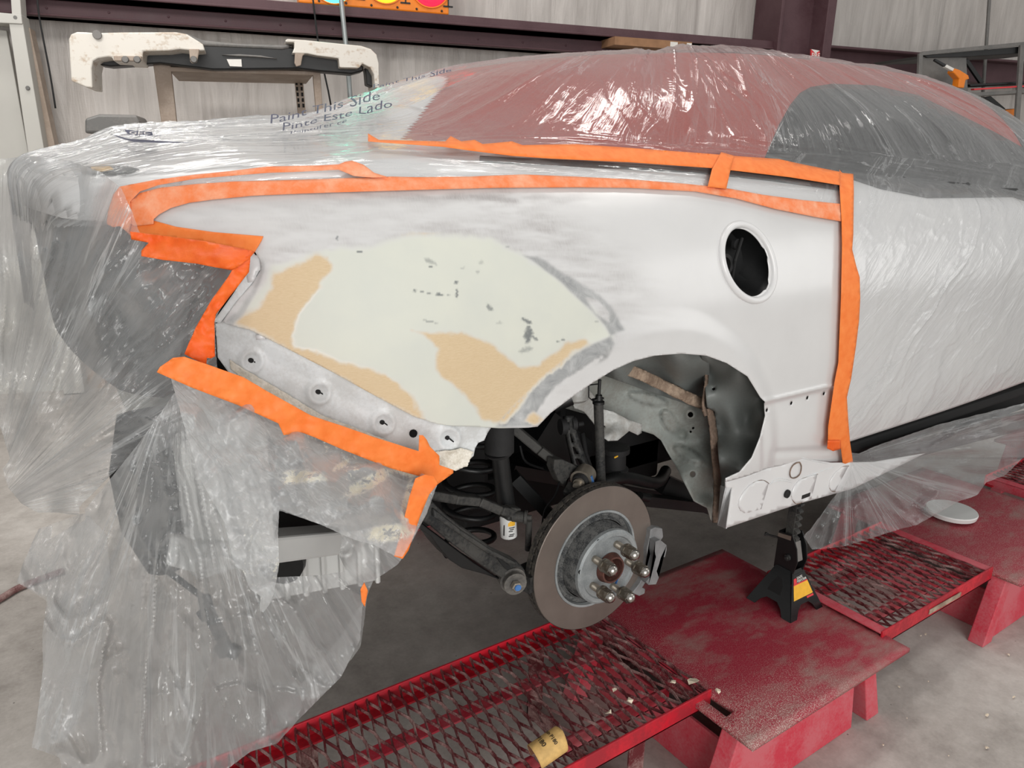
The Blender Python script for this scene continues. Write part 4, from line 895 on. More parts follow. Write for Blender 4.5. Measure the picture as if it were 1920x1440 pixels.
# ------------------------------------------------------------------ setting
b = MB(); b.box((-8, -8, -.05), (13, 9, 0)); tag(b.build('floor', M['floor']), 'grey stained concrete shop floor', kind='structure')
ss = np.linspace(-6, 9, 620); zs = np.linspace(0, 4.6, 60); S_, Z_ = np.meshgrid(ss, zs, indexing='ij'); s_ = S_.ravel(); z_ = Z_.ravel()
bul = .035 * fbm(s_ * 1.3, z_ * .25, 1.) + .022 * ridge(s_ * 3.1, z_ * .35, 4.) + .006 * fbm(s_ * 11, z_ * .9, 7.) - .03 * np.exp(-((((s_ + 20) % 1.22) - .6) / .02) ** 2)
Pw = W0 * np.array([1, 1, 0]) + WDIR * s_[:, None] - WN * bul[:, None] + np.stack([0 * z_, 0 * z_, z_], 1)
o, _ = fast_mesh('wall_back', Pw, grid_faces(620, 60), M['wall']); tag(o, 'white quilted insulation facing on the back wall', kind='structure')
def sof(P): return float((np.array(P) - W0 * np.array([1, 1, 0])) @ WDIR)
def wbar(b, s0, s1, z0, z1, o0, o1):     # box along the wall
    p = [wallpt(s0, o0, z0), wallpt(s1, o0, z0), wallpt(s1, o1, z0), wallpt(s0, o1, z0)]; q = [x + np.array([0, 0, z1 - z0]) for x in p]
    return b.hexa(p, q)
zb0 = AW(690, 74, .17)[2]; zb1 = AW(690, 43, .20)[2]; zb2 = AW(690, 15, .30)[2]
colL = sof(AW(1463, 40, .32)); colR = sof(AW(1540, 40, .32))
b = MB(); wbar(b, -5, colL + .02, zb1 + .012, zb2, .05, .30); wbar(b, -5, colL + .02, zb1 + .012, zb1 + .03, .05, .31); wbar(b, -5, colL + .02, zb0, zb1, .05, .18); wbar(b, -5, colL + .02, zb0, zb0 + .012, .05, .24)
for k in range(14): wbar(b, -2.6 + k * .33, -2.585 + k * .33, (zb0 + zb1) / 2 - .006, (zb0 + zb1) / 2 + .008, .17, .186)
tag(b.build('trim_1', M['maroon'], None, False, .006), 'maroon wall girt left of the column', kind='structure')
zc0 = AW(1640, 130, .17)[2]; zc2 = AW(1640, 91, .3)[2]
b = MB(); wbar(b, colR, 8.5, zc0 - .05, zc2, .05, .18); wbar(b, colR, 8.5, zc2 - .02, zc2, .05, .30)
tag(b.build('trim_2', M['maroon'], None, False, .006), 'maroon wall girt right of the column', kind='structure')
b = MB(); wbar(b, colL, colR, 0, 4.6, .20, .33); s1 = sof(AW(1552, 20, .5)); wbar(b, colR - .02, s1, 0, 4.6, .02, .50); wbar(b, colL - .03, colL, 0, 4.6, .02, .36)
tag(b.build('trim_3', M['maroon'], None, False, .006), 'maroon steel column of the building frame', kind='structure')
def wprism(name, poly, off, depth, mat, par=None, bev=.004, smooth=False):
    P = [AW(a, c_, off) for a, c_ in poly]; b = MB(); b.prism(P, WN * depth)
    o = b.build(name, mat, par, smooth); 
    me = o.data; bm = bmesh.new(); bm.from_mesh(me); bmesh.ops.triangulate(bm, faces=[f for f in bm.faces if len(f.verts) > 4]); bmesh.ops.recalc_face_normals(bm, faces=bm.faces); bm.to_mesh(me); bm.free()
    if bev: bevel(o, bev, 2, 45)
    return o
# door at the far left
dr = tag(empty('door_1', tuple(AW(20, 250, .4) * np.array([1, 1, 0]))), 'pale grey door in a white steel frame at the left', kind='structure')
def ext(p, q, zt=0.0):                   # extend edge p->q downwards to the floor, in pixels
    P, Q = AW(*p, .4), AW(*q, .4); t = (P[2] - zt) / (P[2] - Q[2]); R_ = P + (Q - P) * t; x, y = PROJ([R_]); return (float(x[0]), float(y[0]))
wprism('door_leaf', [(-60, 50), (12, 57), ext((12, 57), (50, 270)), (-60, ext((12, 57), (50, 270))[1] + 20)], .30, .04, M['door'], dr)
wprism('door_frame', [(16, 40), (40, 26), ext((38, 25), (77, 254)), ext((18, 43), (50, 262))], .42, .16, M['door'], dr)
wprism('door_header', [(-60, 18), (40, 27), (42, 45), (-60, 40)], .43, .16, M['door'], dr)
wprism('head_post', [(16, -60), (34, -60), (40, 28), (22, 27)], .42, .12, M['door'], dr)
wprism('side_jamb', [(43, 48), (56, 52), ext((56, 52), (98, 250)), ext((43, 48), (77, 254))], .30, .12, M['tan_metal'], dr)
for a, c_ in ((29, 33), (52, 165)):
    b = MB(); b.lathe(AW(a, c_, .425), -WN, [(0, .012), (.006, .010)], 12); b.build('screw', M['galv'], dr)
# cables and conduit
def wtube(name, pts, r, off, mat, label, cat, n=8):
    b = MB(); b.tube(crom([AW(a, c_, off) for a, c_ in pts], 16), r, n); o = b.build(name, mat, None, True); return tag(o, label, cat)
wtube('conduit_pipe', [(637, -60), (640, 0), (648, 80), (656, 175), (664, 300), (700, 640)], .016, .36, M['conduit'], 'thin grey conduit pipe running down in front of the maroon girt', 'pipe', 12)
wtube('hanging_cable', [(580, -60), (587, 0), (596, 75), (607, 132), (620, 195), (634, 300)], .006, .34, M['black_rub'], 'thin black cable hanging from the traffic light board', 'cable')
wtube('loose_string', [(66, -40), (70, 0), (75, 40), (94, 140), (104, 203)], .005, .34, M['black_rub'], 'thin knotted cord hanging beside the door', 'string')
wtube('wall_pole', [(1860, -60), (1855, 0), (1851, 60), (1844, 160), (1838, 240)], .014, .34, M['galv'], 'grey vertical pole behind the steel shelf', 'pole', 10)
# traffic light board on the girt
tb = tag(empty('traffic_light', tuple(AW(715, 10, .22))), 'orange traffic light laid sideways on the maroon girt, lenses lit', 'traffic light')
sL, sR = sof(AW(560, 0, .27)), sof(AW(842, 27, .27)); z0 = AW(842, 28, .27)[2]
b = MB(); wbar(b, sL, sR, z0, z0 + .36, .10, .27); b.build('housing', M['orange'], tb, False, .01)
for k, (px, key) in enumerate(((625, 'lens_g'), (722, 'lens_y'), (806, 'lens_r'))):
    s = sof(AW(px, 0, .27)); c = wallpt(s, .27, AW(px, (6, 5.5, 13)[k], .27)[2] + .126)
    b = MB(); b.lathe(c, -WN, [(0, .135), (.012, .135), (.012, .128), (.004, .126)], 40, False); b.build('lens_rim', M['orange'], tb, 'auto')
    b = MB(); b.lathe(c, -WN, [(.002, .126), (.016, .115), (.028, .08), (.033, .03), (.034, .001)], 40, False); b.build('lens', M[key], tb, True)
    s2 = sof(AW((677, 762, 842)[k], 0, .27)) - .01
    b = MB(); wbar(b, s2, s2 + .008, z0 + .05, z0 + .35, .265, .275); wbar(b, s2 - .03, s2 + .035, z0 + .045, z0 + .055, .265, .275); b.build('cell_groove', M['black'], tb)
    for dx in (-.09, .08): b = MB(); b.lathe(wallpt(s + dx, .272, z0 + .02), -WN, [(0, .008), (.006, .006)], 8); b.build('screw', M['black'], tb)
# rack carrying the truck bumper
rk2 = tag(empty('storage_rack', tuple(AW(440, 200, .7) * np.array([1, 1, 0]))), 'taupe steel storage rack under the white truck bumper', 'rack')
def down(p, q, off, zt=0.0):
    P, Q = AW(*p, off), AW(*q, off); t = (P[2] - zt) / (P[2] - Q[2]); x, y = PROJ([P + (Q - P) * t]); return (float(x[0]), float(y[0]))
wprism('upright', [(287, 120), (319, 116), down((319, 116), (331, 226), .9, .4), down((287, 120), (302, 228), .9, .4)], .9, .05, M['tan_metal'], rk2)
wprism('upright', [(586, 128), (600, 127), down((600, 127), (605, 200), .9, .4), down((586, 128), (592, 200), .9, .4)], .9, .05, M['tan_metal'], rk2)
wprism('shelf_board', [(318, 125), (588, 133), (588, 141), (318, 134)], .9, .6, M['tan_metal'], rk2)
o = wprism('slotted_post', [(552, 146), (568, 147), down((568, 147), (573, 207), .35, .4), down((552, 146), (558, 207), .35, .4)], .35, .03, M['tan_metal'], rk2)
for k in range(5):
    for dx in (0, 9):
        b = MB(); c = AW(556 + dx * .95 + k * 1.1, 156 + k * 10.5, .352); b.obox(c, WDIR * .006, (0, 0, .011), WN * .003); b.build('slot', M['void'], o)
# truck bumper
Z8 = lambda p: [(a / 4.3625, c_ / 4.3625) for a, c_ in p]; Z7 = lambda p: [(480 + a / 4.571, c_ / 4.571) for a, c_ in p]; Z1 = lambda p: [(a / 2, c_ / 2) for a, c_ in p]
tb2 = tag(empty('truck_bumper', tuple(AW(420, 130, 1.0))), 'white chipped truck bumper resting upside down on the taupe rack', 'bumper')
wprism('bumper_skin', Z8([(562, 320), (580, 280), (630, 260), (700, 262), (780, 270), (1000, 264), (1440, 262), (1530, 280), (1620, 335), (1660, 362), (1676, 412), (1620, 415), (1560, 412), (1470, 402), (1380, 415), (1170, 420), (1165, 495), (1150, 505), (930, 500), (915, 468), (880, 465), (800, 477), (762, 500), (750, 560), (757, 720), (700, 712), (582, 662), (572, 500)]), 1.15, .30, M['bumper'], tb2, .03)
wprism('bumper_skin', Z7([(250, 345), (270, 333), (420, 343), (700, 372), (900, 392), (985, 420), (1035, 470), (1052, 540), (1057, 757), (1022, 750), (1012, 640), (980, 580), (940, 560), (912, 545), (885, 582), (718, 578), (708, 500), (530, 478), (440, 460), (310, 456), (328, 410), (328, 362), (256, 362)]), 1.05, .28, M['bumper'], tb2, .025)
wprism('step_pad', Z1([(660, 120), (700, 125), (760, 150), (900, 163), (1070, 168), (1080, 150), (1090, 178), (1060, 186), (900, 178), (760, 172)]), .98, .25, M['galv'], tb2, .01)
wprism('crash_bar', [(186, 110), (230, 104), (300, 98), (345, 92), (382, 84), (545, 88), (600, 100), (680, 118), (682, 133), (660, 139), (600, 134), (560, 129), (400, 131), (300, 119), (207, 125), (187, 122)], .97, .12, M['black'], tb2, .008)
wprism('mount_bracket', Z8([(1545, 400), (1630, 400), (1625, 440), (1610, 510), (1570, 518), (1555, 500)]), 1.17, .02, M['tan_metal'], tb2)
wprism('mount_bracket', Z7([(335, 455), (420, 460), (400, 480), (385, 560), (345, 570), (330, 540)]), 1.07, .02, M['tan_metal'], tb2)
wprism('lower_tab', Z8([(925, 455), (1160, 458), (1155, 500), (935, 498)]), 1.165, .02, M['tan_metal'], tb2)
wprism('tow_guard', Z1([(830, 205), (900, 203), (980, 208), (1040, 220), (960, 214), (880, 210)]), .99, .04, M['galv'], tb2)
wprism('paper_tag', Z1([(850, 222), (905, 222), (907, 250), (862, 248)]), .985, .01, M['label_white'], tb2, 0)
wprism('end_brace', Z7([(935, 565), (990, 580), (1012, 640), (1018, 752), (950, 725)]), .95, .1, M['black'], tb2)
for a, c_ in ((1025, 487), (1122, 487), (1585, 487)):
    b = MB(); b.lathe(AW(a / 4.3625, c_ / 4.3625, 1.175), -WN, [(0, .018), (.012, .014)], 10); b.build('bolt', M['galv'], tb2)
b = MB(); b.lathe(AW(182, 65, 1.16), -WN, [(0, .022), (.006, .02)], 14); b.build('plug', M['galv'], tb2)
# small things along the wall
o = wprism('dark_case', [(159, 228), (160, 222), (186, 214), (255, 215), (262, 228), (262, 250), (159, 250)], 1.6, .35, M['galv'], None, .01); tag(o, 'low dark grey case just showing behind the covered trunk', 'case')
cb2 = tag(empty('cardboard_box', tuple(AW(1225, 88, .45))), 'flat brown cardboard box lying on the girt above the roof', 'box')
s0, s1 = sof(AW(1152, 90, .40)), sof(AW(1297, 88, .40)); z1 = AW(1250, 88, .4)[2]; z2 = AW(1270, 77, .40)[2]
b = MB(); wbar(b, s0, s1, z1 - .01, z2, .06, .40); b.build('carton', M['card'], cb2)
b = MB(); sx = sof(AW(1257, 80, .401)); wbar(b, sx, sx + .06, z2 - .04, z2 - .008, .398, .4025); b.build('label', M['label_white'], cb2)
b = MB(); sx = sof(AW(1288, 80, .401)); wbar(b, sx, sx + .04, z2 - .03, z2 - .008, .398, .4025); b.build('label', M['label_white'], cb2)
fs = tag(empty('fire_sign', tuple(AW(1529, 100, .55))), 'small red and white FIRE sign on the maroon column', 'sign')
wprism('sign_board', [(1521, 92), (1537, 95), (1537, 130), (1520, 128)], .55, .01, M['label_red'], fs, 0)
wprism('sign_peak', [(1521, 92), (1537, 95), (1529, 100)], .553, .002, M['label_white'], fs, 0)
def wall_text(txt, px, py, hpx, off, mat, par, name='lettering', bold=True, wpx=None):
    V, Fc = text_mesh(txt, 1.0, bold); mn, mx_ = V.min(0), V.max(0); P0 = AW(px, py, off); up = np.linalg.norm(AW(px, py - hpx, off) - P0)
    s = up / (mx_[1] - mn[1]); sx = s if wpx is None else np.linalg.norm(AW(px + wpx, py, off) - P0) / (mx_[0] - mn[0])
    P = [P0 + WDIR * (v[0] - mn[0]) * sx + np.array([0, 0, 1]) * (v[1] - mn[1]) * s for v in V]
    return mesh_obj(name, P, Fc, mat, par, False)
wall_text('FIRE', 1521.6, 108, 9, .556, M['label_white'], fs, wpx=15)
# steel shelf unit at the right
sh = tag(empty('steel_shelf', tuple(AW(1850, 150, .9) * np.array([1, 1, 0]))), 'grey bolted steel shelf unit at the far right', 'shelf')
wprism('top_rail', [(1726, 101), (1735, 96), (1925, 78), (1990, 72), (1990, 79), (1925, 85), (1740, 103), (1727, 104)], 1.0, .03, M['galv'], sh, .002)
wprism('top_tray', [(1732, 104), (1925, 86), (1990, 79), (1990, 96), (1925, 99), (1800, 107), (1740, 108)], .98, .5, M['black'], sh, .002)
wprism('end_panel', [(1726, 103), (1734, 103), (1812, 108), (1815, 175), (1800, 172), (1726, 150)], .96, .02, M['galv'], sh, .002)
wprism('corner_post', [(1724, 100), (1731, 100), (1712, 560), (1705, 560)], 1.01, .02, M['galv'], sh, .002)
wprism('cross_brace', [(1808, 112), (1816, 110), (1846, 154), (1838, 156)], .93, .02, M['black'], sh, .002)
wprism('shelf_rail', [(1815, 174), (1925, 168), (1990, 165), (1990, 171), (1925, 174), (1822, 181)], 1.0, .4, M['galv'], sh, .002)
wprism('shelf_rail', [(1818, 158), (1925, 152), (1990, 149), (1990, 153), (1925, 156), (1820, 162)], .95, .3, M['black'], sh, .002)
wprism('cross_brace', [(1846, 182), (1858, 180), (1886, 204), (1878, 206)], .93, .02, M['black'], sh, .002)
wprism('corner_post', [(1914, 84), (1922, 84), (1885, 640), (1877, 640)], 1.01, .02, M['galv'], sh, .002)
tl = tag(empty('hand_saw', tuple(AW(1790, 132, 1.1))), 'orange tool with a white and black bar hung on the shelf end', 'tool')
wprism('guide_bar', [(1755, 110), (1775, 121), (1773, 126), (1753, 114)], 1.08, .02, M['black'], tl, .002)
wprism('bar_cover', [(1776, 121), (1791, 129), (1788, 134), (1773, 126)], 1.09, .03, M['label_white'], tl, .003)
wprism('housing', [(1791, 128), (1800, 131), (1816, 141), (1818, 148), (1811, 150), (1808, 165), (1797, 164), (1799, 148), (1788, 136)], 1.10, .06, M['orange'], tl, .006)
o = wprism('orange_carton', [(1887, 206), (1912, 203), (1913, 222), (1900, 224), (1888, 216)], .9, .2, M['orange'], None, .004); tag(o, 'orange carton under the steel shelf at the far right', 'box')
o = wprism('red_rod', [(1826, 166), (1922, 160), (1922, 163), (1827, 169)], 1.0, .03, M['label_red'], None, .002); tag(o, 'thin red rod lying on the steel shelf', 'rod')
# ------------------------------------------------------------------ red frame-rack platforms
ZP = .24
def dustattr(o, f):
    n = len(o.data.vertices); co = np.zeros(n * 3, np.float32); o.data.vertices.foreach_get('co', co); co = co.reshape(-1, 3) + np.array(parent_world(o.parent) if o.parent else (0, 0, 0))
    colattr(o, 'dust', np.repeat(f(co[:, 0], co[:, 1])[:, None], 3, 1))
def platform(x0, x1, y0, y1, label, dustf, slot=None, bases=((-.0, 1),)):
    t = tag(empty('steel_platform', ((x0 + x1) / 2, (y0 + y1) / 2, 0)), label, 'platform', 'red steel platforms of the frame rack')
    out = [(x0, y0), (x1, y0), (x1, y1), (x0, y1)]; V2, T = tri_poly([(a * 1000, b_ * 1000) for a, b_ in out], [[(a * 1000, b_ * 1000) for a, b_ in slot]] if slot else (), 26)
    V = np.stack([V2[:, 0] / 1000, V2[:, 1] / 1000, np.full(len(V2), ZP)], 1); a, b_, c_ = [V[T[:, k]] for k in range(3)]
    T = np.where((np.cross(b_ - a, c_ - a)[:, 2] < 0)[:, None], T[:, ::-1], T)
    o, _ = fast_mesh('deck_plate', V, T, M['plate'], t, False); solid(o, .012); dustattr(o, dustf)
    # skirt plates and splayed feet
    b = MB(); yb = y0 + .055; b.hexa([(x0 + .03, yb, .0), (x1 - .13, yb, .0), (x1 - .13, yb + .01, 0), (x0 + .03, yb + .01, 0)], [(x0 + .03, yb + .015, .168), (x1 - .13, yb + .015, .168), (x1 - .13, yb + .025, .168), (x0 + .03, yb + .025, .168)]); b.build('front_skirt', M['red_pale'], t, False, .002)
    b = MB(); b.hexa([(x0 + .04, yb, 0), (x0 + .05, yb, 0), (x0 + .05, y1 - .06, 0), (x0 + .04, y1 - .06, 0)], [(x0 + .04, yb, .15), (x0 + .05, yb, .15), (x0 + .05, y1 - .06, .15), (x0 + .04, y1 - .06, .15)]); b.build('side_skirt', M['red_pale'], t, False, .002)
    for fx_, sx in ((x1 - .13, 1), (x0 + .02, -1)):
        for fy, sy in ((y0 + .045, -1), (y1 - .10, 1)):
            b = MB(); b.hexa([(fx_ - .01 + sx * .07, fy, 0), (fx_ + .05 + sx * .07, fy, 0), (fx_ + .05 + sx * .07, fy + .05, 0), (fx_ - .01 + sx * .07, fy + .05, 0)], [(fx_ - .01, fy, ZP - .012), (fx_ + .04, fy, ZP - .012), (fx_ + .04, fy + .05, ZP - .012), (fx_ - .01, fy + .05, ZP - .012)])
            b.build('leg', M['red_pale'], t, False, .003)
    b = MB(); b.box((x0 + .05, y1 - .08, .0), (x1 - .1, y1 - .065, .2)); b.build('back_skirt', M['red_dark'], t, False, .002)
    for ya in (y0 + .1, y1 - .16): b = MB(); b.box((x0 + .1, ya, ZP - .05), (x1 - .1, ya + .04, ZP - .012)); b.build('cross_rail', M['red_dark'], t, False, .002)
    return t
q = [AZ(a, c_, ZP) for a, c_ in ((1412, 1397), (1704, 1221), (1362, 1028), (1123, 1169))]
px0, px1 = .178, (q[1][0] + q[2][0]) / 2; py0, py1 = (q[0][1] + q[1][1]) / 2, q[2][1] + .005
sp = [AZ(a, c_, ZP) for a, c_ in ((1318, 1311), (1332, 1303), (1378, 1333), (1362, 1344))]
platform(px0, px1, py0, py1, 'dusty red steel platform carrying the jack stand', lambda x, y: (sstep(py0 + .22, py0 + .02, y) * sstep(px0 + .55, px0 + .1, x) * .9 + sstep(px0 + .2, px0, x) * .5).clip(0, 1), [(p[0], p[1]) for p in sp])
p2 = [AZ(a, c_, ZP) for a, c_ in ((1914, 1103), (1690, 992))]
platform(p2[0][0] + .03, p2[0][0] + .73, p2[0][1] + .01, .40, 'worn red steel platform under the white lid', lambda x, y: .35 + 0 * x)
platform(.25, .95, 1.42, 2.0, 'red steel platform on the far side under the car', lambda x, y: .3 + 0 * x)
platform(px1 + 2.0, px1 + 2.7, py0, .40, 'red steel platform farthest along the near row', lambda x, y: .3 + 0 * x)

def grating(x0, x1, y0, y1, z, label, pitch=.0189, lwd=.094, legs=True, sag=0.0, inset=0.0):
    t = tag(empty('mesh_ramp', ((x0 + x1) / 2, (y0 + y1) / 2, 0)), label, 'grating', 'red expanded metal walkways of the frame rack')
    for nm, a, c_ in (('near_rail', (x0, y0), (x1, y0)), ('far_rail', (x0, y1), (x1, y1))):
        s = 1 if nm == 'near_rail' else -1; b = MB()
        b.box((a[0], min(a[1], a[1] + s * .006), z - .035), (c_[0], max(a[1], a[1] + s * .006), z + .012)); b.box((a[0], min(a[1], a[1] + s * .035), z - .035), (c_[0], max(a[1], a[1] + s * .035), z - .029)); o = b.build('side_rail', M['red'], t, False, .0015)
    for x in (x0, x1 - .035):
        b = MB(); zt_ = z + (.008 if inset else -.004); b.box((x, y0 + .006, zt_ - .006), (x + .035, y1 - .006, zt_)); b.box((x + .015, y0 + .006, z - .04), (x + .021, y1 - .006, z - .004)); b.build('end_rail', M['red_pale'], t, False, .0015)
    n = int(round((x1 - x0) / pitch)); rows = int(round((y1 - y0) / (lwd / 2))); P_ = (x1 - x0) / n; H = (y1 - y0) / rows
    x0, x1 = x0 + inset, x1 - inset; P_ = (x1 - x0) / n; b = MB()
    for k in range(n + 1):
        prev = None
        for j in range(rows + 1):
            sg = 1 if (j + k) % 2 else -1; x = x0 + k * P_ + P_ * .47 * sg; x = min(max(x, x0 + .003), x1 - .003)
            for dy in (-.13, .13):
                y = min(max(y0 + (j + dy) * H, y0 + .002), y1 - .002); p = np.array([x, y, z + .002 + .0025 * sg - .001 * dy])
                if prev is not None and abs(p[1] - prev[1]) > 1e-4: b.bar(prev, p, .0026, .0065, (1, 0, -.35))
                prev = p
    m = b.build('expanded_mesh', M['red_dark'], t)
    b = MB(); b.box((x0 + .05, y0 + .09, z - .06), (x1 - .05, y0 + .13, z - .054)); b.box((x0 + .05, y0 + .09, z - .06), (x1 - .05, y0 + .096, z - .02)); b.box((x0 + .05, y1 - .13, z - .06), (x1 - .05, y1 - .09, z - .054)); b.build('stringer', M['red_pale'], t, False, .0015)
    if legs:
        for x in (x0 + .35, x1 - .25):
            b = MB(); b.box((x, y0 + .02, 0), (x + .05, y0 + .026, z - .035)); b.box((x, y0 + .02, 0), (x + .006, y1 - .02, .05)); b.box((x, y1 - .026, 0), (x + .05, y1 - .02, z - .035)); b.build('leg', M['red_dark'], t, False, .001)
    return t
zg = ZP + .006
ga = [AZ(a, c_, zg) for a, c_ in ((448, 1417), (1029, 1167), (1071, 1440), (1337, 1302))]
grating(-1.02, ga[3][0] + .0, (ga[2][1] + ga[3][1]) / 2, (ga[0][1] + ga[1][1]) / 2, zg, 'long red expanded metal walkway below the brake disc', .0145, .135)
gb = [AZ(a, c_, zg) for a, c_ in ((1654, 1193), (1862, 1069), (1700, 1000))]
gt = grating(px1 - .02, gb[1][0], (gb[0][1] + gb[1][1]) / 2, .19, zg, 'short red expanded metal walkway behind the jack stand', .0205, .125, legs=False, inset=.035)
b = MB(); b.bar(AZ(1738, 1138, zg) + np.array([0, -.009, -.013]), AZ(1797, 1105, zg) + np.array([0, -.009, -.013]), .002, .016, (0, 1, 0)); o = b.build('warning_sticker', M['sealer'], gt)
grating(gb[1][0] + .80, px1 + 1.98, -.18, .19, zg, 'red expanded metal walkway at the far right edge', .0205, .125, legs=False, inset=.035)

# ------------------------------------------------------------------ jack stand
def J(a, c_, y): return AY(1400 + a / 6.0, 940 + c_ / 6.0, y)
jb = AZ(1483, 1168, ZP); 
js = tag(empty('jack_stand', (jb[0], jb[1] + .07, ZP)), 'black ratchet jack stand holding up the white sill', 'jack stand')
cx, cy = .742, .064; rot = math.radians(-90)
def L(u, v, z): return np.array([cx + u * math.cos(rot) - v * math.sin(rot), cy + u * math.sin(rot) + v * math.cos(rot), ZP + z])
zt = .125; zj = .235
hb, ht = .077, .026
def side(a):                             # one pressed leg panel with an arch at its foot and a window
    c, s = math.cos(a), math.sin(a)
    pts = [(-1, 0), (-.62, 0), (-.5, .16), (-.28, .26), (.28, .26), (.5, .16), (.62, 0), (1, 0), (.9, 1), (-.9, 1)]
    V = []
    for (u, v) in pts:
        hw = hb + (ht - hb) * v if v <= 1 else ht; uu = u * (hw if v < 1 else ht); dd = hb + (ht - hb) * v
        V.append(L(c * dd - s * uu, s * dd + c * uu, v * zt))
    return V
for k in range(4):
    V = side(math.pi / 2 * k); n = len(V); b = MB(); b.add(V, [tuple(range(n))]); o = b.build('leg_panel', M['black_gloss'] if 'black_gloss' in M else M['black'], js)
    me = o.data; bm = bmesh.new(); bm.from_mesh(me); bmesh.ops.triangulate(bm, faces=bm.faces); bm.to_mesh(me); bm.free(); solid(o, .003, 0)
b = MB()
for sgn in (-1, 1):
    poly = [(-.036, zt - .012), (.030, zt - .012), (.040, zt + .035), (.032, zt + .075), (.012, zt + .112), (-.034, zt + .104)]
    P = [L(u, sgn * .021, z) for u, z in poly]; b.prism(P, L(0, sgn * .004, 0) - L(0, 0, 0))
o = b.build('ratchet_housing', M['black'], js, False, .0015)
b = MB(); 
b.obox(L(-.032, 0, zt + .05), (L(.003, 0, 0) - L(0, 0, 0)), (L(0, .021, 0) - L(0, 0, 0)), (0, 0, .055)); b.build('housing_back', M['black'], js)
b = MB(); b.obox(L(-.008, 0, (zt + .365) / 2), L(.013, 0, 0) - L(0, 0, 0), L(0, .011, 0) - L(0, 0, 0), (0, 0, (.365 - zt) / 2))
for k in range(8):
    z = zt + .06 + k * .022; b.hexa([L(.005, -.009, z), L(.016, -.009, z + .006), L(.016, .009, z + .006), L(.005, .009, z)], [L(.005, -.009, z + .018), L(.016, -.009, z + .012), L(.016, .009, z + .012), L(.005, .009, z + .018)])
b.build('ratchet_post', M['arm'], js, False, .001)
ztop = .606 - ZP
b = MB(); b.obox(L(-.008, 0, ztop - .008), L(.03, 0, 0) - L(0, 0, 0), L(0, .022, 0) - L(0, 0, 0), (0, 0, .008)); b.build('saddle', M['black'], js, False, .003)
b = MB(); b.lathe(L(.008, -.026, zt + .038), L(0, -1, 0) - L(0, 0, 0), [(0, .010), (.006, .009), (.006, .006), (.010, .005)], 16); b.build('pivot_bolt', M['arm'], js, 'auto')
b = MB(); b.tube([L(-.030, -.02, zt + .082), L(-.075, -.022, zt + .075)], .0035, 8); b.tube([L(-.073, -.022, zt + .075), L(-.079, -.022, zt + .0745)], .0065, 10); b.build('release_handle', M['arm'], js, 'auto')
b = MB(); b.hexa([L(.012, -.012, zt + .02), L(.034, -.012, zt + .03), L(.034, .012, zt + .03), L(.012, .012, zt + .02)], [L(.006, -.012, zt + .085), L(.018, -.012, zt + .088), L(.018, .012, zt + .088), L(.006, .012, zt + .085)]); b.build('pawl', M['galv'], js, False, .003)
# labels on the front panel: face with outward direction picked towards the camera
def panel_pt(k, u, v, out=.0022):
    a = math.pi / 2 * k; c, s = math.cos(a), math.sin(a); dd = hb + (ht - hb) * v + out; hw = hb + (ht - hb) * v; return L(c * dd - s * u * hw, s * dd + c * u * hw, v * zt)
def quad(name, k, u0, u1, v0, v1, mat, par, out=.0024):
    o = mesh_obj(name, [panel_pt(k, u0, v0, out), panel_pt(k, u1, v0, out), panel_pt(k, u1, v1, out), panel_pt(k, u0, v1, out)], [(0, 1, 2, 3)], mat, par, False); return o
# which panel normal looks most to the right of the picture and towards the camera carries the label
KF = 0 if (L(1, 0, 0) - L(0, 0, 0)) @ (CAM - jb) > 0 else 3
KF = 0
dcl = quad('warning_label', KF, -.82, .82, .36, .92, M['black'], js, .0022)
quad('label_field', KF, -.80, .80, .40, .70, M['label_yellow'], dcl); quad('label_stripe', KF, -.80, .80, .70, .725, M['label_red'], dcl); quad('label_corner', KF, .25, .78, .34, .385, M['label_red'], dcl, .0026)
quad('label_emblem', KF, -.78, -.42, .73, .84, M['label_red'], dcl, .0026)
def ptext(txt, u0, u1, v0, v1, mat, par):
    V, Fc = text_mesh(txt, 1, True); mn, mx_ = V.min(0), V.max(0)
    P = [panel_pt(KF, u0 + (u1 - u0) * (v[0] - mn[0]) / (mx_[0] - mn[0]), v0 + (v1 - v0) * (v[1] - mn[1]) / (mx_[1] - mn[1]), .0028) for v in V]
    return mesh_obj('lettering', P, Fc, mat, par, False)
ptext('SAFE', -.36, .4, .80, .86, M['label_white'], dcl); ptext('PERFORM', -.36, .75, .735, .79, M['label_white'], dcl)
o = mesh_obj('housing_label', [L(-.034, -.0262, zt + .088), L(.010, -.0262, zt + .093), L(.010, -.0262, zt + .107), L(-.034, -.0262, zt + .100)], [(0, 1, 2, 3)], M['bushing'], js, False)

V = [panel_pt(3, u, v, .0018) for u, v in ((-.45, .42), (.35, .42), (.38, .62), (.15, .78), (-.2, .78), (-.42, .6))]; o = mesh_obj('leg_window', V, [tuple(range(6))], M['void'], js, False)
# ------------------------------------------------------------------ small loose things
c = AZ(1785, 955, ZP + .03); b = MB(); b.lathe(c, (0, 0, 1), [(-.018, .085), (-.004, .088), (0, .086), (.001, .02)], 56)
tag(b.build('bucket_lid', M['white'], None, 'auto'), 'round white plastic lid on the worn red platform', 'lid')
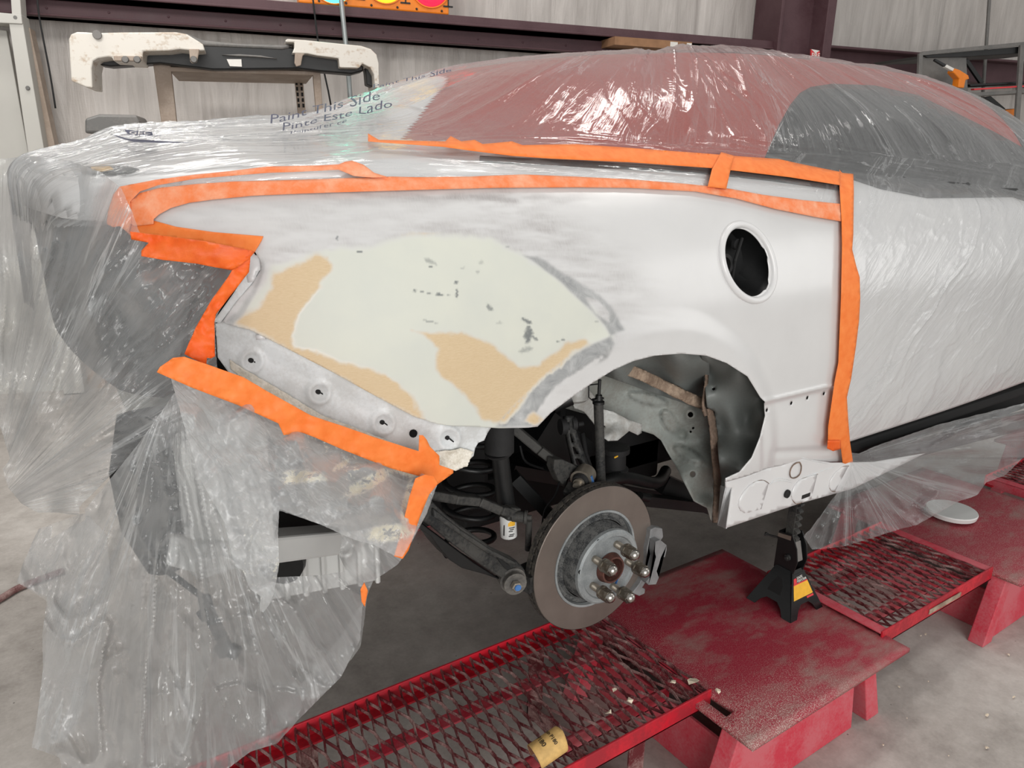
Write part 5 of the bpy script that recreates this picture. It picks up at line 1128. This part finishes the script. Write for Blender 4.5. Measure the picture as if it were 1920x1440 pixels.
# curled sandpaper
sp_ = tag(empty('sandpaper_curl', tuple(AZ(1010, 1425, zg + .02))), 'curled tan sandpaper offcut on the long mesh walkway', 'sandpaper')
Zs_ = lambda a, c_, y: AY(940 + a / 12, 1330 + c_ / 12, y)
yy = AZ(1000, 1440, zg + .01)[1]
p0 = AZ(1006, 1418, zg + .040); axd = (RT * .62 + UP * .30 - FW * -.25); axd = axd / np.linalg.norm(axd)
uu = np.cross(axd, [0, 0, 1.]); uu /= np.linalg.norm(uu); vv = np.cross(uu, axd)
V = []; na, nl = 30, 12; rad = .026
for i in range(na):
    a = math.radians(-40) + math.radians(255) * i / (na - 1)
    for j in range(nl):
        l = .076 * (j / (nl - 1)) * (1 - .30 * abs(i / (na - 1) - .45)); r_ = rad * (1 + .12 * i / na)
        V.append(p0 + axd * (l - .005) + uu * r_ * math.cos(a) + vv * r_ * math.sin(a))
gf = grid_faces(na, nl)
o, _ = fast_mesh('paper_back', np.array(V), gf, M['sand'], sp_); solid(o, .0006, 1)
V2_ = [np.array(v) - (np.array(v) - (p0 + axd * ((np.array(v) - p0) @ axd))) * .06 for v in V]
o, _ = fast_mesh('abrasive_side', np.array(V2_), gf, M['grit'], sp_)
def curl_text(txt, a0, a1, l0, l1):
    T_, Fc = text_mesh(txt, 1, True); mn, mx_ = T_.min(0), T_.max(0); P = []
    for v in T_:
        a = math.radians(a0 + (a1 - a0) * (v[0] - mn[0]) / (mx_[0] - mn[0])); l = l0 + (l1 - l0) * (v[1] - mn[1]) / (mx_[1] - mn[1]); i = (math.degrees(a) + 40) / 255
        r_ = rad * (1 + .12 * i) + .0016; P.append(p0 + axd * l + uu * r_ * math.cos(a) + vv * r_ * math.sin(a))
    return mesh_obj('printing', P, Fc, M['ink_black'], sp_, False)
curl_text('P180', 125, 65, .016, .027); curl_text('grain P180', 140, 45, .038, .049)
# torn paper chips and rubble on the rack and floor
def chip(p, s, k, label=None, grp=None):
    b = MB(); r = random.Random(k); pts = []
    for i in range(6):
        a = i * math.pi / 3 + r.random() * .5; pts.append(p + np.array([math.cos(a) * s * (.5 + r.random() * .6), math.sin(a) * s * (.3 + r.random() * .5), .004 + r.random() * s * .7]))
    b.prism(pts, (0, 0, .001)); o = b.build('debris_chip', M['chip']); tag(o, label, 'debris', grp); return o
for k, (a, c_, s) in enumerate(((1299, 1283, .018), (1345, 1300, .010), (1262, 1283, .012), (1152, 1298, .009), (1180, 1319, .012), (1141, 1341, .010))):
    chip(AZ(a, c_, zg + .008), s, k, 'pale torn filler flake caught on the long mesh walkway', 'filler flakes on the walkway')
spots = [(1560, 1185), (1735, 1192), (1890, 1230), (1740, 1280), (1685, 1290), (1900, 1310), (1700, 1350), (1655, 1400), (1850, 1405), (1778, 1420), (1725, 1195), (1850, 1345)]
for k, (a, c_) in enumerate(spots):
    chip(AZ(a, c_, .0), .003 + .0025 * (k % 3), 40 + k, 'small pale crumb on the concrete near the platforms', 'crumbs on the concrete floor')
o = parm('red_hose', [(0, 0), (1, 0), (1, 1)], 0, .001, M['red'], None, 0); bpy.data.objects.remove(o)
b = MB(); b.tube(crom([AZ(-40, 1145, .012), AZ(0, 1123, .012), (AZ(40, 1100, .012)), AZ(120, 1070, .012)], 12), .012, 10); tag(b.build('floor_bar', M['red_dark'], None, True), 'dull red bar lying on the floor at the left edge', 'bar')
# ------------------------------------------------------------------ masking film
def amp_near(px, py, lines, r):
    d = np.full(len(px), 1e9)
    for L_ in lines:
        for (ax_, ay_), (bx_, by_) in zip(L_[:-1], L_[1:]):
            ex, ey = bx_ - ax_, by_ - ay_; t = np.clip(((px - ax_) * ex + (py - ay_) * ey) / (ex * ex + ey * ey), 0, 1); d = np.minimum(d, np.hypot(px - ax_ - t * ex, py - ay_ - t * ey))
    return sstep(0, r, d)
TAPELINES = [[(700, 262), (1000, 283), (1330, 300), (1590, 335)], [(260, 400), (330, 365), (600, 340), (1000, 340), (1330, 350), (1590, 400)], [(1590, 330), (1595, 600), (1575, 860)], [(230, 400), (300, 345), (640, 315)]]
xs = np.linspace(-1.02, 3.25, 768); ph = np.concatenate([np.linspace(-.40, 1.6, 600), np.linspace(1.61, math.pi + .40, 120)])
P = RADIAL(xs, ph, .006); nu, nv = len(xs), len(ph); N = vnormals(P, nu, nv)
c0 = P - np.array([0, .92, 1.12]); sgn = np.sign((N * np.stack([0 * c0[:, 0], c0[:, 1], c0[:, 2]], 1)).sum(1)); N *= sgn[:, None]
fx, fy_ = PROJ(P); X_, PHI = np.meshgrid(xs, ph, indexing='ij'); X_ = X_.ravel(); PHI = PHI.ravel()
am = amp_near(fx, fy_, TAPELINES, 26)
roof = sstep(.50, .62, PHI) * sstep(-.6, -.1, X_); door = sstep(.52, .40, PHI) * sstep(.7, .8, X_); deck = sstep(-.1, -.5, X_)
# roof: folds fan out from the high anchor down to the belt tape
ang = np.arctan2(PHI - 1.75, (X_ - 1.0) * .9); rad_ = np.hypot(PHI - 1.75, (X_ - 1.0) * .9)
calm = .5 + .5 * sstep(-.25, .35, fbm(X_ * 1.7, PHI * 2.2, 21.))
h = roof * calm * (.016 * ridge(ang * 7, rad_ * .5, 1., 2) + .004 * ridge(X_ * 13 + fbm(X_ * 3, PHI * 2) * 2, PHI * 2.0, 2., 2) + .0012 * ridge(X_ * 36, PHI * 8, 9., 2))
u_ = X_ * .8 + PHI * .62; v_ = -X_ * .62 + PHI * .8
h = h + door * calm * (.008 * ridge(v_ * 5 + fbm(u_ * 2, v_ * 2, 3.) * 1.2, u_ * 1.1, 3., 2) + .0035 * ridge(v_ * 16 + fbm(u_ * 4, v_ * 4) * 2.2, u_ * 5, 5., 2) + .0008 * fbm(X_ * 40, PHI * 40, 2.))
h = h + (1 - roof) * (1 - door) * (.005 * ridge(PHI * 26 + X_ * 2.5, X_ * 1.2, 6., 2) + .0015 * ridge(PHI * 50, X_ * 7 + PHI * 8, 8., 2))
h = h + deck * (.009 * fbm(X_ * 4, PHI * 5, 11.) + .003 * ridge(PHI * 14 - X_ * 3, X_ * 1.5, 12., 2))
# the film stands off between the high points (antenna, spoiler)
h = h + .035 * np.exp(-(((fx - 165) / 60) ** 2 + ((fy_ - 235) / 16) ** 2)) * sstep(.6, .9, P[:, 1]) + .012 * np.exp(-((fx - 1365) / 90) ** 2 - ((fy_ - 100) / 40) ** 2)
h = np.maximum(h, -.003) * am + .001
Pf = P + N * h[:, None]
Fg = grid_faces(nu, nv); fc_ = P[Fg].mean(1); gx, gy = PROJ(fc_)
KEEP_OUT = [(255, 400), (300, 380), (400, 358), (600, 342), (900, 341), (1200, 344), (1400, 363), (1584, 400), (1590, 500), (1590, 620), (1582, 750), (1577, 850), (1592, 872), (1592, 1440), (-400, 1440), (-400, 425), (200, 425), (235, 415)]
cut = inpoly(gx, gy, KEEP_OUT) & (fc_[:, 1] < .75)
lower = (fc_[:, 2] < .70) | ((fc_[:, 1] > 1.0) & (fc_[:, 0] < -.3) & (fc_[:, 2] < 1.40)) | ((fc_[:, 0] < .1) & (fc_[:, 2] < 1.25))
Fk = Fg[~cut & ~lower][:, ::-1]
wf, used = fast_mesh('masking_film', Pf, Fk, M['film_roof'])
arc = (1.12 + .62 * np.sin(PHI)) * 0 + PHI * .75
bl1 = np.stack([ang * 1.0, rad_ * .8, 0 * ang], 1); bl2 = np.stack([v_ * .9, u_ * .9, 0 * ang + .5], 1); bl3 = np.stack([arc + X_ * .05, X_ * .35, 0 * ang], 1)
wr_ = sstep(.45, .62, PHI) * sstep(-.5, -.1, X_); wd_ = (1 - wr_) * sstep(.6, .8, X_)
sel_ = np.where(wr_ > .5, 0, np.where(wd_ > .5, 1, 2))
uvf = np.where((sel_ == 0)[:, None], bl1, np.where((sel_ == 1)[:, None], bl2, bl3))
colattr(wf, 'fuv', uvf[used])
for pl in wf.data.polygons[:1]: print('FILM NORMAL', tuple(pl.normal), tuple(pl.center))
tag(wf, 'clear wrinkled masking film taped over trunk, roof and door', 'masking film')

def sheet(name, outline, ctrl, fold, mat, label, holes=(), step=5, group=None, anchor=(340, 670), k=.55):
    def f(px, py):
        y = idw(ctrl, px, py, 3.0) + fold(px, py); return AY(px, py, y)
    o, pxs = PXMESH(name, outline, f, mat, None, holes, step); sm_ = o.modifiers.new('smooth', 'SMOOTH'); sm_.iterations = 2; sm_.factor = .5
    ax_, ay_ = anchor; a = np.arctan2(pxs[:, 1] - ay_, pxs[:, 0] - ax_) % (2 * math.pi); r = np.hypot(pxs[:, 0] - ax_, pxs[:, 1] - ay_)
    colattr(o, 'fuv', np.stack([a * k + .00003 * r, r * .0012, 0 * r], 1))
    if label: tag(o, label, 'masking film', group)
    return o
def fan(px, py, ax_, ay_, k, amp, seed, r0=20, r1=160, rs=220.0):
    a = np.arctan2(py - ay_, px - ax_); r = np.hypot(px - ax_, py - ay_)
    return amp * sstep(r0, r1, r) * (ridge(a * k + fbm(r / rs, a * 2, seed) * .7, r / rs, seed, 3) - .4)
def fold1(px, py):
    return (-fan(px, py, -30, 965, 9, .050, 1., 60, 300) * sstep(330, 480, py) * sstep(250, 330, np.hypot(px - 640, py - 400)) - .012 * fbm(px / 120, py / 160, 2.) - .003 * fbm(px / 40, py / 40, 7.))
B1 = [(-90, 340), (0, 297), (60, 292), (130, 300), (190, 322), (228, 352), (250, 400), (262, 436), (300, 455), (370, 470), (440, 480), (462, 492), (446, 530), (408, 590), (404, 625), (408, 690), (450, 730), (430, 790), (380, 820), (330, 830), (300, 850), (220, 880), (150, 950), (150, 968), (110, 962), (70, 962), (40, 945), (15, 915), (4, 880), (18, 860), (0, 800), (-30, 830), (-90, 840)]
C1 = [(-90, 340, 1.6), (0, 300, 1.15), (100, 303, .62), (190, 325, .32), (228, 355, .24), (255, 430, .20), (300, 460, .19), (370, 475, .16), (440, 487, .12), (450, 530, .11), (400, 600, .10), (360, 668, .07), (410, 700, .06), (400, 780, .07), (330, 790, .05), (220, 880, .05), (150, 960, .10), (70, 960, .22), (10, 900, .36), (0, 800, .5), (-90, 840, .9), (20, 600, .75), (110, 600, .42), (200, 600, .20), (280, 560, .08), (100, 780, .30), (220, 740, .10)]
sheet('hanging_film', B1, C1, fold1, M['film_hang'], 'clear film gathered over the rear corner left of the orange tape', (), 4.5, None, (-30, 965), .8)
def fold2(px, py):
    return (-fan(px, py, 300, 560, 9, .085, 3., 120, 420) - .030 * ridge((px - py * .5) / 70, (px * .5 + py) / 300, 6., 2) - .012 * ridge((px * .75 + py * .9) / 55, (px - py) / 260, 4., 2) * sstep(1000, 1150, py) - .003 * fbm(px / 40, py / 40, 8.))
B2 = [(158, 955), (200, 905), (260, 830), (310, 760), (330, 730), (400, 750), (520, 800), (640, 850), (760, 900), (800, 915), (822, 905), (810, 930), (800, 960), (782, 1000), (760, 1040), (745, 1060), (700, 1090), (690, 1115), (680, 1140), (676, 1200), (640, 1270), (590, 1320), (560, 1350), (520, 1395), (470, 1410), (430, 1440), (405, 1500), (340, 1560), (200, 1540), (130, 1500), (110, 1420), (58, 1402), (66, 1370), (80, 1250), (78, 1190), (88, 1120), (30, 1092), (45, 1050), (72, 990), (100, 985), (95, 1010), (135, 985), (160, 975)]
C2 = [(158, 955, .10), (330, 735, .03), (400, 752, .04), (520, 800, .05), (640, 850, .05), (760, 900, .04), (800, 930, -.01), (760, 1040, -.04), (690, 1110, -.03), (676, 1200, .02), (560, 1350, .10), (430, 1440, .14), (300, 1520, .06), (130, 1480, .16), (60, 1400, .30), (80, 1250, .26), (30, 1090, .24), (100, 990, .18), (300, 900, -.04), (450, 950, -.06), (600, 980, -.07), (300, 1150, -.05), (450, 1200, -.06), (560, 1180, -.05), (300, 1320, .0), (180, 1200, .1), (450, 1330, .02), (560, 1280, .02)]
hole2 = [(524, 958), (560, 970), (600, 984), (634, 990), (640, 1010), (636, 1044), (648, 1070), (600, 1078), (545, 1080), (520, 1082), (522, 1030), (516, 1000)]
sheet('hanging_film', B2, C2, fold2, M['film_low'], 'long milky film curtain hanging from the tape to the floor', [hole2], 4.5)
# inner crumpled pocket full of sanding dust
def fold3(px, py): return -.016 * sstep(0, 40, py - np.interp(px, [315, 522, 680, 800], [700, 790, 855, 895])) * ridge((px - py * .2) / 52, (px + py) / 140, 9., 2) - .014 * fbm(px / 45, py / 40, 3.) - .004 * ridge(px / 20, py / 24, 5., 2)
B3 = [(315, 692), (380, 712), (450, 742), (522, 782), (600, 812), (680, 846), (760, 876), (800, 890), (822, 905), (815, 925), (800, 965), (775, 1010), (755, 1045), (738, 1042), (700, 1022), (668, 1014), (640, 1002), (600, 984), (562, 970), (524, 955), (522, 1000), (524, 1060), (515, 1110), (505, 1135), (494, 1150), (486, 1145), (488, 1118), (468, 1105), (455, 1070), (440, 1062), (420, 980), (375, 900), (345, 800)]
C3 = [(330, 705, .03), (420, 740, .03), (522, 785, .03), (600, 812, .03), (680, 848, .03), (760, 878, .02), (450, 790, -.03), (560, 840, -.05), (680, 885, -.05), (800, 905, -.02), (750, 1040, -.12), (640, 1000, -.12), (524, 960, -.10), (495, 1145, -.14), (440, 1060, -.10), (375, 900, -.07), (345, 800, -.05), (600, 910, -.13), (700, 950, -.14)]
sheet('film_pocket', B3, C3, fold3, M['film_dust'], 'crumpled film pocket with pale sanding dust under the tape', (), 4, None, (100, 500), .9)
def fold4(px, py): return -.018 * ridge((px + py * .3) / 40, py / 200, 2., 2) - .006 * fbm(px / 16, py / 16, 3.)
sheet('film_tail', [(88, 985), (160, 960), (200, 1000), (210, 1100), (190, 1200), (160, 1330), (120, 1390), (70, 1402), (58, 1395), (66, 1360), (82, 1250), (90, 1130), (60, 1110), (30, 1092), (44, 1060), (58, 1020)], [(90, 990, .2), (200, 1000, .12), (30, 1090, .26), (190, 1200, .14), (60, 1398, .32), (120, 1390, .25)], fold4, M['film_light'], 'thin loose film flap at the far left of the curtain', (), 6)
sheet('film_tail', [(640, 1190), (690, 1110), (682, 1180), (676, 1215), (640, 1262), (610, 1300), (585, 1312), (555, 1345), (520, 1380), (480, 1395), (520, 1330), (580, 1265)], [(690, 1110, .03), (676, 1215, .12), (520, 1380, .2), (580, 1270, .14)], fold4, M['film_light'], 'thin trailing film edge at the right of the curtain', (), 5)
pk = bpy.data.objects['film_pocket']; co = np.zeros(len(pk.data.vertices) * 3, np.float32); pk.data.vertices.foreach_get('co', co); kx, ky = PROJ(co.reshape(-1, 3).astype(float)); pm = np.zeros(len(kx))
for cx_, cy_, rx_, ry_, a_ in ((572, 893, 38, 11, .1), (545, 900, 20, 8, 0), (690, 905, 50, 12, -.5), (760, 885, 22, 7, .3), (730, 1000, 45, 16, -.1), (765, 940, 10, 40, .2), (640, 872, 18, 5, -.6)):
    c1, s1_ = math.cos(a_), math.sin(a_); dx, dy = kx - cx_, ky - cy_; q_ = ((dx * c1 + dy * s1_) / rx_) ** 2 + ((-dx * s1_ + dy * c1) / ry_) ** 2; pm = np.maximum(pm, sstep(1.5, .4, q_ + .5 * fbm(kx / 9, ky / 9, 2.)))
colattr(pk, 'pile', pm[:, None].repeat(3, 1))
# film flap from the sill tape to the right, drooping over the rack
def fold5(px, py): return -fan(px, py, 1592, 870, 6, .030, 5., 10, 140) - .010 * ridge((py + px * .45) / 26, px / 120, 3., 2) * sstep(1640, 1760, px) - .002 * fbm(px / 40, py / 40, 2.)
B5 = [(1586, 845), (1610, 850), (1640, 836), (1760, 795), (1920, 755), (1990, 740), (1990, 850), (1920, 858), (1885, 892), (1850, 905), (1832, 930), (1800, 940), (1755, 965), (1720, 985), (1690, 992), (1640, 1008), (1580, 1026), (1522, 1032), (1505, 1005), (1520, 990), (1560, 935), (1588, 900), (1596, 876)]
C5 = [(1590, 860, .045), (1640, 845, .035), (1760, 800, .03), (1990, 745, .03), (1990, 850, .10), (1885, 892, -.02), (1755, 965, -.04), (1640, 1008, -.02), (1522, 1030, .03), (1590, 905, .03), (1700, 900, .0), (1620, 960, -.02)]
sheet('film_skirt', B5, C5, fold5, M['film_clear'], 'transparent film skirt drooping from the sill over the mesh walkway', (), 5, None, (1592, 860), .5)

# printed words on the film
def stamp(txt, p0_, p1_, hpx, mat, label, lean=0.0, wob=0.0, curve=0.0, off=.036, crush=0.0):
    V, Fc = text_mesh(txt, 1, False); mn, mx_ = V.min(0), V.max(0); a, b_ = np.array(p0_, float), np.array(p1_, float); d = b_ - a; L_ = np.hypot(*d); d /= L_; n = np.array([d[1], -d[0]])
    u = (V[:, 0] - mn[0]) / (mx_[0] - mn[0]); v = (V[:, 1] - mn[1]) / (mx_[1] - mn[1])
    px = a[0] + d[0] * u * L_ + n[0] * v * hpx + lean * v * hpx; py = a[1] + d[1] * u * L_ + n[1] * v * hpx + curve * np.sin(u * math.pi) + wob * vnoise(u * 9, v * 1.5, len(txt))
    Pn = HIT(px, py, off); me = mesh_obj('film_print', Pn, Fc, mat, None, False); me.parent = wf; return me
stamp('Paint This Side', (507, 233), (712, 186), 17, M['ink'], '', .3, 3)
stamp('Pinte Este Lado', (530, 246), (735, 200), 14, M['ink'], '', .3, 3)
stamp('Peinturer ce', (545, 252), (650, 229), 6, M['ink'], '', .3, 2)
stamp('Paint This Side', (700, 166), (846, 134), 7, M['ink'], '', .3, 2)
def flatpx(name, poly, mat): 
    o, _ = PXMESH(name, poly, lambda a, b_: HIT(a, b_, .028), mat, None, (), 6); o.parent = wf; return o
flatpx('logo_block', [(233, 243), (285, 247), (287, 254), (240, 252)], M['ink'])
stamp('GEC', (242, 251), (282, 252), 6, M['label_white'], '', .2, .5, 0, .032)
stamp('PPG REFINISH', (228, 255), (300, 256), 3.5, M['ink'], '', .2, 1)
flatpx('logo_swoosh', [(205, 250), (240, 260), (300, 264), (368, 268), (300, 268), (250, 266), (225, 259)], M['ink'])

# ------------------------------------------------------------------ orange masking tape
def tape(outline, mapper, mat, label, step=6, wr=.0016, sc_=16):
    def f(px, py): P = mapper(px, py); return P - rays(px, py) * (wr * (1 + ridge(px / sc_, py / sc_, 3., 2)))[:, None]
    o, _ = PXMESH('masking_tape', outline, f, mat, None, (), step, .0004); return tag(o, label, 'tape', 'orange masking tape strips')
body = lambda off: (lambda px, py: HIT(px, py, off))
T_MAIN = [(238, 384), (262, 362), (300, 352), (367, 345), (440, 340), (560, 337), (700, 332), (735, 331), (780, 332), (880, 331), (980, 327), (1080, 331), (1180, 336), (1280, 344), (1330, 349), (1370, 354), (1430, 365), (1505, 375), (1575, 382), (1577, 415), (1530, 407), (1455, 392), (1380, 372), (1305, 359), (1180, 352), (1080, 351), (930, 352), (780, 356), (680, 359), (647, 360), (560, 363), (472, 367), (400, 374), (355, 380), (320, 390), (298, 402), (288, 411), (288, 420), (252, 424), (236, 415)]
tape(T_MAIN, body(.010), M['tape_dust'], 'long dusty tape line along the top edge of the bare quarter panel')
T_LEFT = [(200, 420), (202, 397), (212, 365), (224, 350), (291, 337), (367, 327), (428, 321), (501, 312), (600, 310), (635, 308), (647, 303), (660, 301), (682, 309), (702, 324), (728, 332), (700, 333), (664, 330), (635, 318), (559, 322), (501, 324), (428, 330), (367, 335), (337, 340), (297, 347), (262, 359), (244, 378), (246, 418), (240, 436), (224, 424), (212, 426)]
tape(T_LEFT, body(.013), M['tape_dust'], 'outermost dusty tape strip curling round the rear tip of the panel')
T_MOUTH = [(236, 414), (262, 416), (290, 414), (330, 425), (400, 435), (494, 443), (490, 452), (476, 475), (462, 468), (384, 453), (282, 441), (245, 442), (232, 430)]
tape(T_MOUTH, body(.004), M['tape'], 'tape strip along the upper lip of the tail lamp opening')
def deepmap(y0, y1, a0, a1): return lambda px, py: AY(px, py, y0 + (y1 - y0) * sstep(a0, a1, px) - .03 * sstep(450, 500, py) + .004 * fbm(px / 18, py / 10, 4.))
T_D1 = [(244, 434), (282, 439), (384, 452), (460, 467), (478, 472), (468, 484), (444, 502), (434, 507), (367, 494), (305, 487), (265, 480), (265, 470), (279, 455), (246, 449)]
tape(T_D1, deepmap(.17, .06, 250, 460), M['tape_deep'], 'deep orange folded tape hanging under the upper lip', 6, .003)
T_D2 = [(442, 496), (460, 482), (470, 478), (467, 510), (442, 542), (405, 589), (402, 604), (403, 668), (396, 672), (388, 671), (387, 686), (346, 664), (352, 648), (367, 615), (396, 563), (428, 519)]
tape(T_D2, lambda px, py: AY(px, py, .02 + .02 * sstep(660, 480, py) + .006 * fbm(px / 14, py / 14, 4.)), M['tape_deep'], 'diagonal tape strip down the left side of the tail lamp opening', 6, .003)
T_LOW = [(294, 698), (300, 688), (325, 671), (346, 669), (388, 683), (458, 708), (500, 733), (583, 779), (646, 800), (700, 819), (785, 846), (786, 816), (793, 816), (800, 824), (806, 837), (824, 855), (824, 872), (850, 881), (850, 887), (832, 900), (815, 912), (797, 896), (732, 878), (680, 858), (640, 842), (590, 820), (566, 811), (532, 816), (522, 794), (447, 760), (360, 727)]
tape(T_LOW, lambda px, py: AY(px, py, -.012 + .004 * fbm(px / 30, py / 20, 5.)), M['tape'], 'wide tape strip along the foot of the tail flange', 6, .002)
T_DN = [(779, 897), (797, 890), (814, 893), (822, 906), (805, 927), (787, 971), (766, 1032), (755, 1048), (739, 1043), (752, 997), (768, 930)]
tape(T_DN, lambda px, py: AY(px, py, -.085 + .03 * sstep(940, 900, py)), M['tape'], 'short tape strip running down the film below the torn flange', 5, .003)
T_BELT = [(690, 250), (710, 262), (835, 265), (845, 255), (865, 265), (890, 262), (905, 270), (960, 265), (980, 272), (1080, 270), (1180, 277), (1340, 289), (1375, 292), (1460, 298), (1505, 308), (1575, 322), (1575, 347), (1480, 332), (1380, 320), (1335, 315), (1180, 304), (1030, 297), (960, 292), (880, 282), (830, 275), (690, 265)]
tape(T_BELT, body(.016), M['tape'], 'long tape strip under the red soft top and side window')
T_CON = [(1352, 285), (1377, 292), (1370, 317), (1362, 354), (1327, 350), (1335, 317)]
tape(T_CON, body(.0185), M['tape'], 'short upright tape piece joining the two long tape lines')
T_V = [(1573, 330), (1574, 318), (1579, 324), (1600, 326), (1601, 360), (1600, 440), (1598, 468), (1606, 500), (1612, 520), (1613, 560), (1611, 600), (1605, 650), (1596, 710), (1588, 745), (1590, 780), (1594, 830), (1600, 870), (1594, 873), (1580, 868), (1577, 842), (1562, 846), (1552, 840), (1553, 800), (1565, 715), (1572, 680), (1577, 560), (1579, 460), (1578, 415), (1576, 380)]
tape(T_V, body(.012), M['tape'], 'vertical tape strip between the bare panel and the covered door', 6, .002, 22)
tape([(1552, 826), (1577, 826), (1577, 842), (1562, 846), (1551, 841)], body(.018), M['tape_deep'], 'small deep orange tab at the foot of the vertical strip', 5)
tape([(676, 1105), (683, 1092), (690, 1108), (684, 1138), (678, 1128)], lambda px, py: AY(px, py, -.045), M['tape'], 'tiny orange scrap stuck to the film curtain', 4)
